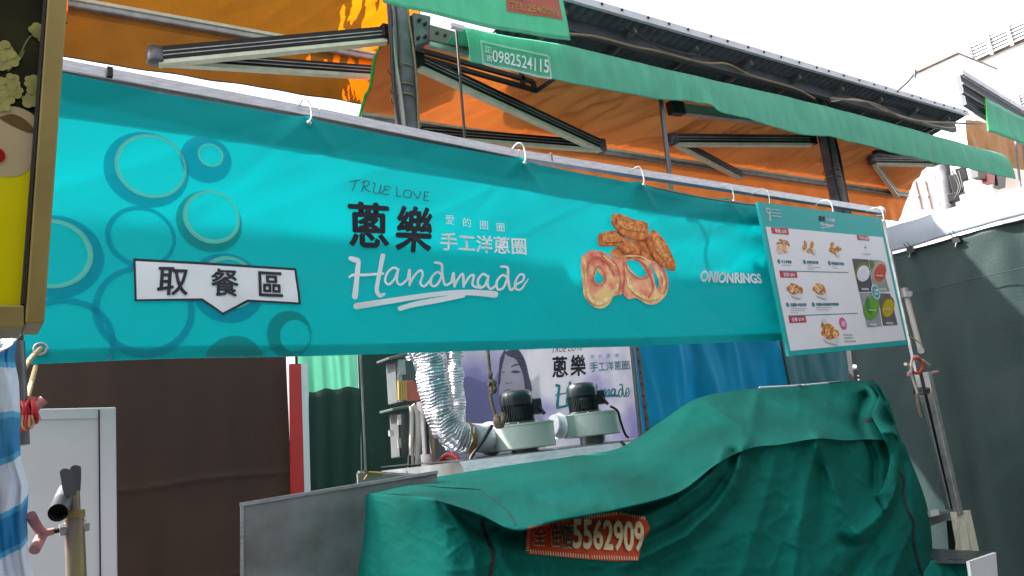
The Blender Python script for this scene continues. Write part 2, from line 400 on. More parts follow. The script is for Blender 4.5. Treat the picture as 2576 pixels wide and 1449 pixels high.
def sheet(TL, TR, BR, BL, nu, nv, amp, seed, fx=5, fz=1.2, nrm=Vector((0, -1, 0))):
    TL, TR, BR, BL = map(Vector, (TL, TR, BR, BL)); nrm = Vector(nrm)
    def fn(a, b):
        p = (TL * (1 - a) + TR * a) * (1 - b) + (BL * (1 - a) + BR * a) * b
        q = noise.noise(Vector((p.x * fx, p.y * fx, p.z * fz + seed))) + .4 * noise.noise(Vector((p.x * fx * 2.3, p.y * fx * 2.3, p.z * fz * 2 + seed)))
        return p + nrm * amp * q
    return MB().grid(fn, nu, nv)

# ---- far buildings
def building(name, label, x0, x1, y0, y1, z1, m, wins, z0=0):
    t = thing(name, label, 'building', ((x0 + x1) / 2, (y0 + y1) / 2, 0))
    MB().box(((x0 + x1) / 2, (y0 + y1) / 2, (z0 + z1) / 2), x1 - x0, y1 - y0, z1 - z0).build('wall', M[m], t)
    for (ya, yb, za, zb, n) in wins:
        f = MB().box((x0 - .02, (ya + yb) / 2, (za + zb) / 2), .12, yb - ya, zb - za).build('window', M['louvre'], t)
        b = MB()
        for k in range(n): b.box((x0 - .14, (ya + yb) / 2, za + (k + .5) * (zb - za) / n), .05, (yb - ya) + .1, (zb - za) / n * .45)
        for k in range(4): b.box((x0 - .2, ya + (yb - ya) * k / 3, (za + zb) / 2), .05, .06, zb - za + .1)
        b.build('railing', M['offwhite'], f)
    return t
A = PX(2345, 100, 20); B = PX(2432, 130, 20)
q = lambda x, y: PX(x, y, 20)
building('apartment_building', 'tall white tiled apartment block with barred balconies at the top right, behind everything', 20, 30, 2, q(2350, 100).y, q(2370, 12).z, 'build',
         [(q(2600, 60).y, q(2440, 100).y, q(2440, 165).z, q(2440, 112).z, 6), (q(2640, 240).y, q(2535, 250).y, q(2535, 290).z, q(2535, 252).z, 5)])
bb = thing('terrace_house', 'pinkish grey house wall with narrow windows between dark hanging pole and orange awning', 'building', (24, 14, 0))
c0 = PX(2268, 470, 24); c1 = PX(2350, 470, 24); tz = PX(2300, 415, 24).z
MB().box((25.5, (c0.y + c1.y - 3) / 2, tz / 2), 3, c0.y - c1.y + 3, tz).build('wall', M['build_pink'], bb)
for xx in (2305, 2330):
    w0 = PX(xx, 455, 24); w1 = PX(xx + 12, 525, 24)
    f = MB().box((23.97, (w0.y + w1.y) / 2, (w0.z + w1.z) / 2), .08, abs(w0.y - w1.y), w0.z - w1.z).build('window', M['louvre'], bb)
    MB().box((23.9, (w0.y + w1.y) / 2, (w0.z * .5 + w1.z * .5)), .06, abs(w0.y - w1.y) * 1.1, .12).build('window_frame', M['offwhite'], f)
# added shop row across the lane, unseen: shades the stall front, shows in the metal
os_ = thing('opposite_shop_row', 'added grey shop row with dark shutters across the lane, unseen behind the viewpoint', 'building', (3, -6, 0))
MB().box((3, -6.5, 2.9), 26, 4, 5.8).build('wall', mat('grimy_grey_wall', '#4e4b48', .8, var=.2, scale=1.5), os_)
for k in range(7):
    MB().box((-8.4 + k * 3.8, -4.47, 1.35), 3.1, .08, 2.7).build('shutter', M['roof'], os_)
    MB().box((-8.4 + k * 3.8, -4.0, 2.95), 3.3, .95, .06).build('canopy', M['darkgreen'], os_)
# white rooftop box with string and mast
rb = thing('rooftop_shed', 'small white shed on a roof, wire running from its mast down to the market roof', 'shed', (15, 8, 0))
e = [PX(2303, 192, 15), PX(2425, 190, 15)]
MB().box((15.8, (e[0].y + e[1].y) / 2, (PX(2262, 205, 15).z + 4.2) / 2), 1.6, e[0].y - e[1].y, PX(2262, 205, 15).z - 4.2).build('wall', M['build'], rb)
MB().box((15.75, (e[0].y + e[1].y) / 2, PX(2262, 205, 15).z + .02), 1.62, e[0].y - e[1].y + .02, .03).build('roof', M['louvre'], rb)
MB().tube([PX(2302, 196, 14.8), PX(2302, 176, 14.8)], .025, 6).build('mast', M['zincgrey'], rb)
MB().tube([PX(2302, 184, 14.8), PX(2285, 205, 14.8), PX(2250, 236, 14.8)], .018, 5).build('wire', M['cable_b'], rb)

# ---- back walls of the stall: tarps
t = sheet(PY(-200, 760, 4.5), PY(719, 800, 4.5), PY(748, 1700, 4.5), PY(-200, 1900, 4.5), 120, 160, .045, 3, 2.3, .9)
for _p in t.v:
    for _z in (1.62, 1.12): _p.y -= .012 * math.exp(-abs(_p.z - _z - .015 * noise.noise(Vector((_p.x * 3, 0, _z)))) / .012)
setp(t.build('brown_tarp', M['brown'], solid=.004), 'dark brown plain tarp hanging behind the pale panel at the left', 'tarp')
# red and white board
bd = thing('narrow_board', 'narrow upright board with a red face and white edge beside the brown tarp', 'board', PY(740, 1240, 4.4))
MB().prism([PY(731, 915, 4.4), PY(757, 915, 4.4), PY(768, 1330, 4.4), PY(737, 1330, 4.4)], (0, .03, 0)).build('red_face', M['red'], bd)
MB().prism([PY(757.5, 915, 4.4), PY(773, 914, 4.4), PY(784, 1330, 4.4), PY(768.5, 1330, 4.4)], (0, .03, 0)).build('white_edge', M['offwhite'], bd)
MB().tube([PY(746, 915, 4.41), PY(745, 885, 4.41)], .008, 6).build('hanger', M['cable_b'], bd)
# mint curtain
t = sheet(PY(745, 800, 4.9), PY(896, 800, 4.9), PY(915, 1500, 4.9), PY(772, 1500, 4.9), 50, 60, .03, 9, 12, .8)
setp(t.build('green_curtain', M['mint'], solid=.003), 'thin mint green curtain glowing in sunlight between red board and dark green tarp', 'curtain')
# dark sheet standing in for the shadow on the lower mint curtain
def stepfn(a, b):
    x = 776 + a * 130; y = (985 - 10 * min(1, a * 1.5)) + b * 520 + 3 * math.sin(a * 14)
    p = PY(x, y, 4.84 ); return p + Vector((0, .01 * math.sin(a * 17), 0))
setp(MB().grid(stepfn, 40, 30).build('shadow_sheet', M['darkgreen'], solid=.004), 'dark green sheet shaped as the shadow on the lower mint curtain', 'cloth')
MB_ = MB().tube([PY(904, 830, 4.78), PY(920, 1195, 4.78)], .008, 8)
setp(MB_.build('thin_rod', M['steel']), 'thin shiny rod at the right edge of the mint curtain', 'rod')
t = sheet(PY(897, 790, 4.97), PY(1180, 790, 4.97), PY(1190, 1500, 4.97), PY(916, 1500, 4.97), 50, 40, .04, 21)
setp(t.build('dark_green_tarp', M['darkgreen'], solid=.004), 'dark green tarp hanging behind the electric boxes and foil ducts', 'tarp')
# blue tarp
t = sheet(PY(1585, 790, 5.0), PY(1962, 780, 5.0), PY(2010, 1500, 5.0), PY(1640, 1500, 5.0), 80, 50, .09, 31, 4, 1.0)
setp(t.build('blue_tarp', M['blue'], solid=.003), 'bright blue tarp in soft folds behind the covered cart', 'tarp')
t = sheet(PY(1960, 780, 5.06), PY(2150, 780, 5.06), PY(2230, 1500, 5.06), PY(2000, 1500, 5.06), 40, 40, .03, 37)
setp(t.build('teal_tarp', M['teal_dark'], solid=.003), 'dull dark teal tarp strip right of the blue tarp', 'tarp')
sm_ = [PY(1962 + i * 2.0, 850 + i * 10, 4.93 ) for i in range(16)]
setp(MB().tube(sm_, .012, 6).build('dark_rod', M['cable_b']), 'dark rod where the blue and teal tarps meet', 'rod')
# tarp behind, closing right rear
t = sheet(PY(2120, 700, 5.3), PY(2560, 700, 5.3), PY(2560, 1500, 5.3), PY(2120, 1500, 5.3), 30, 30, .03, 41)
setp(t.build('charcoal_back_tarp', M['wallt'], solid=.003), 'charcoal tarp in the dark rear corner under the menu board', 'tarp')

# ---- right side tarp wall (runs along Y at X = 6)
def W(x, y): return PX(x, y, 6)
wt = thing('side_tarp', 'large charcoal tarp wall at the right with pale grey flap over its top edge', 'tarp', W(2400, 1400))
def wl(a, b):
    yy = 3.62 + a * (0.4 - 3.62); ztop = 2.76 - .0 * a - .035 * (5.2 - yy) * .2; zb = .1
    z = ztop + (zb - ztop) * b
    q_ = noise.noise(Vector((yy * 3.0, 1, z * .7))) + .5 * noise.noise(Vector((yy * 6.5, 4, z * 1.2))) + .14 * (1 - min(1, 2.4 * abs(noise.noise(Vector((yy * 2.2 + z * 1.6, z * 1.1, 6)))))) ** 3
    return Vector((6 + .05 * q_ + .25 * 0, yy, z))
MB().grid(wl, 120, 60).build('tarp_sheet', M['wallt'], wt, solid=.004)
def flap(a, b):
    yy = 3.24 + a * (0.4 - 3.24)
    top = 2.965 ; bot = 2.755
    z = top + (bot - top) * b
    return Vector((5.955 + .03 * noise.noise(Vector((yy * 3, 9, z * 2))) + .08 * (1 - b) ** 3, yy, z + .012 * noise.noise(Vector((yy * 4, 2, 0)))))
MB().grid(flap, 90, 10).build('top_flap', M['wallflap'], wt, solid=.004)
seam = [Vector((5.93 + .05 * noise.noise(Vector((yy * 3.0, 1, 2.4 * .7))), yy, 2.40)) for yy in [3.1 - .1 * i for i in range(25)]]
MB().tube(seam, .004, 5).build('seam', M['wallt'], wt)
for nm, x, y in (('a', 2296, 628), ('b', 2412, 602)):
    c = W(x, y) + Vector((-.05, 0, 0))
    k = thing('clamp_clip', {'a': 'black spring clip on the grey flap nearer the menu board', 'b': 'black spring clip on the grey flap at the sunlit edge, further right'}[nm], 'clip', c, 'clips holding the grey flap')
    MB().prism([c + Vector((0, .03, -.03)), c + Vector((0, -.03, -.03)), c + Vector((0, -.018, .02)), c + Vector((0, .018, .02))], (.03, 0, 0)).build('jaw', M['dark'], k)
    MB().tube([c + Vector((0, .015, .02)), c + Vector((-.03, .02, .05)), c + Vector((-.035, -.01, .055)), c + Vector((0, -.015, .02))], .004, 6).build('lever', M['steel'], k)
    MB().tube([c + Vector((.0, .0, -.03)), c + Vector((-.01, .012, -.06))], .003, 5).build('lever', M['steel'], k)

# ================================================================== ROOF, COLUMNS, AWNINGS
ROOFY = 3.7
p0 = PY(1330, -29, ROOFY); p1 = PY(2432, 291, ROOFY)
rf = thing('market_roof', 'dark corrugated steel roof on posts running away to the right, pale screwed edge', 'roof', (p0 + p1) / 2)
L_ = (p1 - p0)
def rfn(a, b):
    p = p0 + L_ * a; return Vector((p.x, p.y + 1.05 * b, p.z - .19 * b + .012 * math.sin(a * L_.length * 2 * math.pi / .09)))
MB().grid(rfn, 620, 1).build('roof_sheet', M['roof'], rf, solid=.004)
MB().beam(p0 + Vector((0, -.015, .01)), p1 + Vector((0, -.015, .02)), .03, .055).build('edge_trim', M['roofedge'], rf)
for yy, zz in ((.16, -.09), (.45, -.14)):
    MB().beam(p0 + Vector((0, yy, zz)), p1 + Vector((0, yy, zz)), .05, .09).build('purlin', M['roof'], rf)
for k in range(9):
    p = p0 + L_ * ((k + .5) / 9); MB().beam(p + Vector((0, .04, -.06)), p + Vector((0, 1.0, -.23)), .03, .04).build('cross_beam', M['column'], rf)
for k in range(26):
    p = p0 + L_ * ((k + .5 + .3 * random.random()) / 26); MB().lathe(p + Vector((0, -.034, .022)), [(0.001, -.004), (.011, -.004), (.011, .004), (0.001, .004)], 8, Vector((0, 1, 0))).build('screw', M['dark'], rf)
# second roof further right
p0b = PY(2415, 188, 4.3); p1b = PY(2650, 330, 4.3)
r2 = thing('far_market_roof', 'second dark roof section at the far right edge, above a small green strip', 'roof', (p0b + p1b) / 2)
MB().prism([p0b, p1b, PY(2650, 400, 4.3), PY(2432, 262, 4.3)], (0, .06, 0)).build('roof_sheet', M['roof'], r2)
MB().beam(p0b + Vector((0, -.02, .03)), p1b + Vector((0, -.02, .03)), .03, .07).build('edge_trim', M['roofedge'], r2)
for dy in (22, 44): MB().beam(PY(2420, 188 + dy, 4.27), PY(2650, 330 + dy * .95, 4.27), .03, .03).build('purlin', M['column'], r2)

def column(label, x0, y0, x1, y1, r, Y, cords):
    a = PY(x0, y0, Y); b = PY(x1, y1, Y); c = Vector(((a.x + b.x) / 2, Y, 0))
    t = thing('roof_post', label, 'post', c, 'round posts holding the market roof')
    MB().tube([Vector((b.x, Y, 0)), Vector((b.x, Y, 1.5)), Vector((a.x, Y, 4.72))], r, 28).build('pole', M['column'], t)
    for k, (dx, rr, m, sg) in enumerate(cords):
        P = [Vector((c.x + dx + .012 * math.sin(i * .9 + k * 2) + sg * i * .002, Y - r * .8 - .01, 4.66 - i * .16)) for i in range(20)]
        MB().tube(smoothpts(P, 3), rr, 6).build('cable', M[m], t)
    for z in (3.98, 3.85, 3.78):
        MB().ring((c.x, Y, z), (.1, .05, 1), r + .008, .005, 24, 6).build('tie_wire', M['cable_t'], t)
    MB().tube([(c.x, Y, 0), (c.x, Y, .01)], r + .05, 24).build('base_plate', M['column'], t)
    return t
column('nearer grey round roof post, left one, cables strapped to it, foil ducts in front', 1020, 200, 1090, 1150, .072, 4.0,
       [(-.085, .013, 'cable_b', 0), (-.065, .012, 'cable_w', 0), (.055, .008, 'cable_t', 0), (-.045, .006, 'cable_b', 0)])
column('farther grey round roof post, right one, behind the menu board corner', 2070, 300, 2100, 500, .072, 4.0,
       [(-.06, .01, 'cable_b', 0), (.03, .008, 'cable_t', 0), (.06, .014, 'cable_b', 0)])
# junction clutter at the top of left post
jb = thing('bracket_box', 'grimy bolted bracket box at the top of the nearer roof post', 'bracket', PY(1060, 90, 3.95))
MB().prism([PY(1040, 30, 3.92), PY(1085, 40, 3.92), PY(1080, 105, 3.92), PY(1045, 115, 3.92)], (0, .1, 0)).build('box', M['column'], jb, bevel=.008)
for x, y in ((1055, 50), (1070, 60), (1052, 95), (1070, 92)):
    MB().lathe(PY(x, y, 3.91), [(.001, -.012), (.012, -.012), (.012, .01)], 6, Vector((0, 1, 0))).build('bolt', M['dark'], jb)
cs = thing('awning_cassette', 'pinkish metal awning bracket rail with bolt holes right of the nearer post', 'bracket', PY(1140, 95, 3.9))
MB().prism([PY(1082, 62, 3.9), PY(1190, 92, 3.9), PY(1190, 128, 3.9), PY(1082, 100, 3.9)], (0, .06, 0)).build('rail', M['louvre'], cs)
MB().beam(PY(1080, 112, 3.88), PY(1190, 140, 3.88), .03, .03).build('lower_rail', M['alu_dull'], cs)
for x in (1100, 1120, 1160): MB().lathe(PY(x, 66 + (x - 1082) * .28 + 12, 3.895), [(.001, -.006), (.011, -.006), (.011, .01)], 10, Vector((0, 1, 0))).build('bolt', M['dark'], cs)

def arm_seg(parent, a, b, wd=.05, ht=.06):
    a = Vector(a); b = Vector(b); s = MB().beam(a, b, wd, ht).build('arm', M['armblack'], parent, bevel=.004)
    off = Vector((0, 0, -ht / 2 - .013)); MB().beam(a + off + (b - a) * .01, b + off - (b - a) * .01, wd * .9, .024).build('arm_face', M['armwhite'], s)
    d = (b - a).normalized(); sd_ = Vector((0, -1, 0)); off2 = sd_ * (wd / 2 + .002)
    MB().beam(a + off2 + Vector((0, 0, .008)), b + off2 + Vector((0, 0, .008)), .005, .006).build('groove', M['alu_dull'], s)
    MB().beam(a + off2 + Vector((0, 0, -.016)), b + off2 + Vector((0, 0, -.016)), .005, .006).build('groove', M['alu_dull'], s)

def folding_arm(parent, sh, el, wr, k=1):
    arm_seg(parent, sh, el, .06 * k, .082 * k); arm_seg(parent, el + (wr - el).normalized() * .05, wr, .05 * k, .066 * k)
    MB().lathe(el - Vector((0, 0, .05 * k)), [(.001, 0), (.045 * k, 0), (.05 * k, .01), (.05 * k, .09 * k), (.001, .1 * k)], 14).build('elbow_joint', M['zincgrey'], parent)
    MB().box(sh, .1 * k, .08, .1 * k).build('shoulder_bracket', M['armblack'], parent, bevel=.01)

def awning(name, label, bl, br, near_dy, near_dz, m, vb_l, vb_r, amp, seed, arms, edge=True):
    """bl, br: front-bar ends; the cloth rises toward the post line; valance hangs below the bar"""
    t = thing(name, label, 'awning', (bl + br) / 2)
    nl = bl + Vector((0, near_dy, near_dz)); nr = br + Vector((0, near_dy, near_dz))
    def fn(a, b):
        p = (nl * (1 - a) + nr * a) * (1 - b) + (bl * (1 - a) + br * a) * b
        X = p.x
        q_ = noise.noise(Vector((X * 2.4 + b * 3.2, b * 1.0, seed))) * 1.0 + .9 * abs(noise.noise(Vector((X * 7 + b * 9, b * .6, seed + 3)))) - .5 * math.sin(math.pi * b) + .55 * (1 - min(1, 2.2 * abs(noise.noise(Vector((X * 3.6 + b * 2.6, b * .35, seed + 7)))))) ** 3
        return p + Vector((0, 0, amp * q_ * math.sin(math.pi * min(1, max(0, b * .9 + .05)))))
    MB().grid(fn, 260, 40).build('canopy', m, t)
    MB().beam(bl, br, .05, .055).build('front_bar', M['alu_dull'], t, bevel=.008)
    MB().beam(bl + Vector((-.0, -.03, .02)), br + Vector((0, -.03, .02)), .012, .02).build('bar_lip', M['armwhite'], t)
    def vf(a, b):
        top = bl * (1 - a) + br * a - Vector((0, 0, .028)); bot = vb_l * (1 - a) + vb_r * a
        p = top * (1 - b) + bot * b
        return p + Vector((0, amp * .7 * b * noise.noise(Vector((p.x * 5, 0, seed))), .008 * b * noise.noise(Vector((p.x * 3, 1, seed)))))
    MB().grid(vf, 160, 10).build('valance', m, t)
    MB().tube([vf(i / 60, 1) for i in range(61)], .004, 5).build('hem_cord', M['darkgreen'], t)
    if edge:
        MB().tube([fn(0, i / 20) + Vector((-.004, 0, 0)) for i in range(21)], .01, 6).build('edge_binding', M['valance_edge'], t)
    for s_, e_, w_ in arms: folding_arm(t, s_, e_, w_)
    return t
# right orange awning
bl = PY(905, 296, 4.6); br = PY(2282, 492, 4.6)
vl = Vector((bl.x, 4.6, bl.z - .42)); vr = PY(2262, 556, 4.6)
awning('orange_awning', 'wide orange folding arm awning with crinkled cloth, over the right half of the banner', bl, br, -.47, .42, M['orange'], vl + Vector((0, 0, .1)), vr, .075, 4,
       [(PY(1046, 150, 4.08), PY(1510, 366, 4.36), PY(1060, 330, 4.56)),
        (PY(2040, 352, 4.08), PY(1692, 350, 4.36), PY(1862, 440, 4.56)),
        (PY(2350, 405, 4.08), PY(2194, 402, 4.3), PY(2256, 488, 4.56))])
# left brown awning
bl2 = PY(120, 0, 4.6); br2 = PY(1022, 159, 4.6)
vl2 = PY(120, 137, 4.6); vr2 = PY(1022, 278, 4.6)
awning('worn_awning', 'brown worn awning with torn glowing orange patches, left of the nearer roof post', bl2, br2, -.50, .54, M['worn'], vl2, vr2, .03, 12,
       [(PY(975, 85, 4.08), PY(392, 140, 4.36), PY(985, 182, 4.5))], edge=False)
nb0 = Vector((-3.0, 4.42, 4.5)); nb1 = Vector((.50, 4.42, 4.50))  # added awning out of view, blocks the sun on the cart cover
awning('shading_awning', 'added unseen brown awning behind the advert box, keeping sun off the cart cover', nb0, nb1, -.36, .40, M['worn'], nb0 - Vector((0, 0, .40)), nb1 - Vector((0, 0, .40)), .02, 30, [], edge=False)
# red plastic patch
setp(MB().prism([PY(925, 100, 4.59), PY(975, 100, 4.59), PY(975, 142, 4.59), PY(940, 138, 4.59), PY(922, 122, 4.59)], (0, .01, 0)).build('red_plastic_bag', mat('red_translucent_film', '#b01020', .4, transl=.6, tcol='#e01020')), 'scrap of red plastic caught behind the post on the worn awning', 'plastic scrap')
# black iron bracket in front of orange cloth
ib = thing('iron_bracket', 'black iron hanging bracket hanging over the orange cloth under the phone number strip', 'bracket', PY(1250, 180, 4.15))
for a, b in (((1040, 122), (1340, 205)), ((1340, 205), (1345, 222)), ((1042, 140), (1350, 228)), ((1350, 228), (1392, 200)), ((1312, 175), (1316, 216))):
    MB().beam(PY(*a, 4.1), PY(*b, 4.1), .025, .03).build('bar', M['dark'], ib)
# short rail pieces seen under the strip
hb = thing('motor_rail', 'dark slotted aluminium rail under the green strip right of the thin pole', 'rail', PY(1780, 275, 4.0))
MB().beam(PY(1690, 272, 4.0), PY(1960, 305, 4.0), .05, .085).build('rail', M['alu_dull'], hb)
MB().beam(PY(1684, 271, 3.99), PY(1716, 275, 3.99), .07, .11).build('end_cap', M['dark'], hb, bevel=.008)
hb = thing('awning_rail', 'dark short rail under the green strip near its right end', 'rail', PY(2200, 378, 4.0))
MB().beam(PY(2200, 383, 4.0), PY(2330, 398, 4.0), .05, .04).build('rail', M['dark'], hb)

# green strip with phone number
ST = 3.66
def unST(x, y): p = PY(x, y, ST); return (p.x, p.z)
topc = [(1150, 40), (1175, 62), (1300, 85), (1430, 106), (1610, 150), (1800, 196), (2022, 246), (2285, 316), (2440, 360), (2530, 385), (2541, 392)]
botc = [(1178, 154), (1182, 154), (1250, 170), (1385, 199), (1652, 250), (1737, 254), (1780, 272), (2022, 340), (2090, 344), (2341, 408), (2480, 434), (2551, 450)]
def interp(tab, X):
    pts = [unST(*p) for p in tab]
    if X <= pts[0][0]: return pts[0][1]
    for a, b in zip(pts, pts[1:]):
        if X <= b[0]: return a[1] + (b[1] - a[1]) * (X - a[0]) / max(1e-6, b[0] - a[0])
    return pts[-1][1]
xa = unST(1178, 110)[0]; xb = unST(2546, 420)[0]
def strip_off(X, b):
    w1 = noise.noise(Vector((X * 2.2, b * .8, 5))); w2 = noise.noise(Vector((X * 7, b * 1.2, 8)))
    dent = -.10 * math.exp(-((X - (unST(1750, 250)[0] + b * .10)) / .10) ** 2) * b
    return .014 * w1 + .012 * w2 * b + dent * .5
def stripsurf(X, Z, l):
    zt = interp(topc, X); zb = interp(botc, X); b = min(1, max(0, (zt - Z) / max(.02, zt - zb)))
    return Vector((X, ST + strip_off(X, b) + .04 * (1 - b) ** 4 - l, Z))
def stripfn(a, b):
    X = xa + (xb - xa) * a; zt = interp(topc, X); zb = interp(botc, X)
    return stripsurf(X, zt + (zb - zt) * b, 0)
gs = thing('green_awning_strip', 'long faded green canvas strip with a white phone number, hanging under the roof edge', 'awning strip', stripsurf(xa, 4.0, 0))
MB().grid(stripfn, 420, 26).build('cloth', M['valance'], gs, solid=.004)
def topfn(a, b):
    X = xa + (xb - xa) * a; p = stripfn(a, 0); return Vector((p.x, p.y + .25 * b, p.z + .02 * math.sin(3 * b) - .02 * b))
MB().grid(topfn, 200, 6).build('top_fold', M['valance'], gs, solid=.003)
MB().tube([stripfn(1, i / 10) for i in range(11)], .006, 6).build('edge_binding', M['valance_edge'], gs)
Z2 = lambda x, y: (805 + .375 * x, .375 * y)
pr = Print(stripsurf, unST, .04)
pr.text('0982524115', [Z2(1155, 335), Z2(1530, 405), Z2(1530, 495), Z2(1155, 415)], .007, .01)
pr.text('正', [Z2(1100, 310), Z2(1150, 322), Z2(1150, 360), Z2(1102, 350)], .007, .01)
pr.text('吉', [Z2(1112, 368), Z2(1155, 376), Z2(1155, 418), Z2(1112, 410)], .007, .01)
def dashes(pr, a, b, n, wd, slant, lift):
    for i in range(n):
        t_ = (i + .5) / n; x = a[0] + (b[0] - a[0]) * t_; y = a[1] + (b[1] - a[1]) * t_
        pr.stroke([(x - slant[0], y - slant[1]), (x + slant[0], y + slant[1])], wd, lift, 1)
c_ = [Z2(1078, 275), Z2(1530, 375), Z2(1545, 530), Z2(1090, 430)]
dashes(pr, c_[0], c_[1], 40, 1.6, (1.5, 2.5), .007); dashes(pr, c_[1], c_[2], 12, 1.6, (2, 1.6), .007); dashes(pr, c_[3], c_[2], 40, 1.6, (1.5, 2.5), .007); dashes(pr, c_[0], c_[3], 12, 1.6, (2, 1.6), .007)
pr.build('phone_lettering', 'white_ink', gs)
# stitches seen as small dark dashes above strip
# upper green piece with faded red label
UG = 3.5
def ugsurf(X, Z, l): return Vector((X, UG + .02 * noise.noise(Vector((X * 4, Z * 3, 2))) - l, Z))
ug = thing('upper_awning_valance', 'green awning end panel at the top centre with a faded red label', 'awning valance', PY(1200, 20, UG))
ub = [(950, -30), (962, 6), (1060, 28), (1165, 52), (1250, 70), (1340, 86), (1433, 101)]
def ugf(a, b):
    x = 950 + (1433 - 950) * a; 
    for p_, q_ in zip(ub, ub[1:]):
        if x <= q_[0] + .01: yb = p_[1] + (q_[1] - p_[1]) * (x - p_[0]) / (q_[0] - p_[0]); break
    xt = x - 33 * a; y = -120 * (1 - b) + yb * b; p = PY(xt + (x - xt) * b, y, UG); return ugsurf(p.x, p.z, 0)
MB().grid(ugf, 80, 20).build('cloth', M['valance'], ug, solid=.004)
MB().tube([ugf(i / 60, 1) for i in range(61)], .006, 6).build('hem_cord', M['valance'], ug)
unU = planeY(UG)
Print(ugsurf, unU, .06).poly([(1270, -20), (1405, -5), (1414, 52), (1275, 28)], .006).build('label_patch', 'faded_red', ug)
Print(ugsurf, unU, .04).text('TEL:2540593', [Z2(1265, 8), Z2(1585, 75), Z2(1600, 118), Z2(1268, 55)], .009, .01).text('中心', [Z2(1290, -40), Z2(1400, -20), Z2(1395, 20), Z2(1300, -2)], .009, .01).build('label_lettering', 'faded_gold', ug)
# far right strip
fs_ = thing('far_green_strip', 'short pale green canvas strip under the far roof at the right edge', 'awning strip', PY(2520, 300, 4.2))
def ff(a, b):
    x0, y0 = 2480 + 120 * a, 248 + 62 * a; x1, y1 = 2487 + 113 * a, 330 + 42 * a
    p = PY(x0 + (x1 - x0) * b, y0 + (y1 - y0) * b, 4.2); return p + Vector((0, .03 * noise.noise(Vector((p.x * 4, 0, 0))), 0))
MB().grid(ff, 40, 8).build('cloth', M['valance'], fs_, solid=.005)
MB().tube([ff(0, i / 8) for i in range(9)], .012, 6).build('edge_binding', M['valance_edge'], fs_)
# wires draped along the strip
wires = [
 ([(1430, 86), (1500, 92), (1600, 120), (1650, 128), (1770, 158), (1830, 162), (1890, 190), (1960, 212), (2010, 228), (2050, 250)], 'cable_t', .009, 'tan wire draped along the top of the green strip, nearer length'),
 ([(2090, 248), (2150, 254), (2200, 262), (2260, 292), (2320, 306), (2400, 310), (2470, 310)], 'cable_t', .012, 'tan wire bundle sagging toward the far end of the green strip'),
 ([(1560, 60), (1640, 110), (1700, 130), (1760, 140)], 'cable_b', .006, 'thin black wire under the roof sheet near the upper green panel'),
 ([(2092, 254), (2160, 250), (2230, 280), (2300, 300), (2380, 322), (2440, 316)], 'cable_w', .006, 'thin pale wire twisted along the far end of the green strip')]
for P, m, r_, lb in wires:
    setp(MB().tube(smoothpts([PY(x, y + random.uniform(-1.5, 1.5), 3.62) for x, y in P], 5), r_, 6).build('wire', M[m]), lb, 'wire')
# thin pole and hanging cord in front of orange cloth
setp(MB().tube([PY(1662, 250, 3.75), PY(1686, 452, 3.75), PY(1700, 600, 3.75)], .018, 12).build('thin_pole', M['zincgrey']), 'thin grey steel pole rising from the banner bar to the green strip', 'pole')
cd = thing('twisted_rope', 'dark twisted rope with pale cleat hanging right of the nearer roof post', 'rope', PY(1158, 200, 3.6))
MB().tube(smoothpts([PY(1147, 66, 3.5), PY(1152, 130, 3.5), PY(1160, 230, 3.5), PY(1170, 352, 3.5), PY(1180, 460, 3.5)], 6), .008, 8).build('line', M['cable_b'], cd)
MB().box(PY(1150, 68, 3.46), .09, .03, .03).build('cleat', M['offwhite'], cd, bevel=.006)

# dark post with lamps at the far right
dp = thing('utility_post', 'dark post hung with boxes and wires under the far end of the green strip', 'post', PY(2380, 500, 5.0))
MB().tube([PY(2362, 380, 5.2), PY(2388, 545, 5.2)], .11, 16).build('pole', M['column'], dp)
for x, y, wx, wz in ((2408, 465, .2, .28), (2420, 440, .12, .2), (2400, 498, .14, .12)): MB().box(PY(x, y, 5.0), wx, .14, wz, .3).build('box', M['dark'], dp, bevel=.01)
for k in range(3): MB().tube(smoothpts([PY(2395 + k * 9, 430, 4.9), PY(2412 + k * 5, 470, 4.85), PY(2402 + k * 8, 500 - k * 8, 4.9)], 4), .012, 6).build('cable', M['cable_b'], dp)
for i, (x, y) in enumerate(((2455, 428), (2478, 440), (2505, 450))):
    setp(MB().prism([PY(x, y - 22, 5), PY(x + 26, y - 18, 5), PY(x + 24, y + 22, 5), PY(x + 6, y + 16, 5)], (0, .1, 0)).build('hanging_bag', M[('dark', 'red', 'dark')[i]]),
         ('black bag hanging under the strip end, nearest the dark post', 'small dark red bag hanging between two black bags at the far right', 'black bag hanging under the strip end, at the right edge')[i], 'bag', 'bags hanging at the far right')
t = sheet(PY(2425, 300, 5.4), PY(2640, 330, 5.4), PY(2640, 440, 5.4), PY(2440, 400, 5.4), 30, 10, .05, 88)
setp(t.build('far_orange_cloth', M['worn2']), 'dim orange awning cloth behind the far end of the green strip', 'awning')
for x in (2552, 2570): setp(MB().tube([PY(x, 330, 5.2), PY(x + 16, 480, 5.2)], .02, 8).build('hanging_rod', M['column']), 'thin dark rod at the right edge, ' + ('left' if x == 2552 else 'right') + ' of the pair', 'rod')

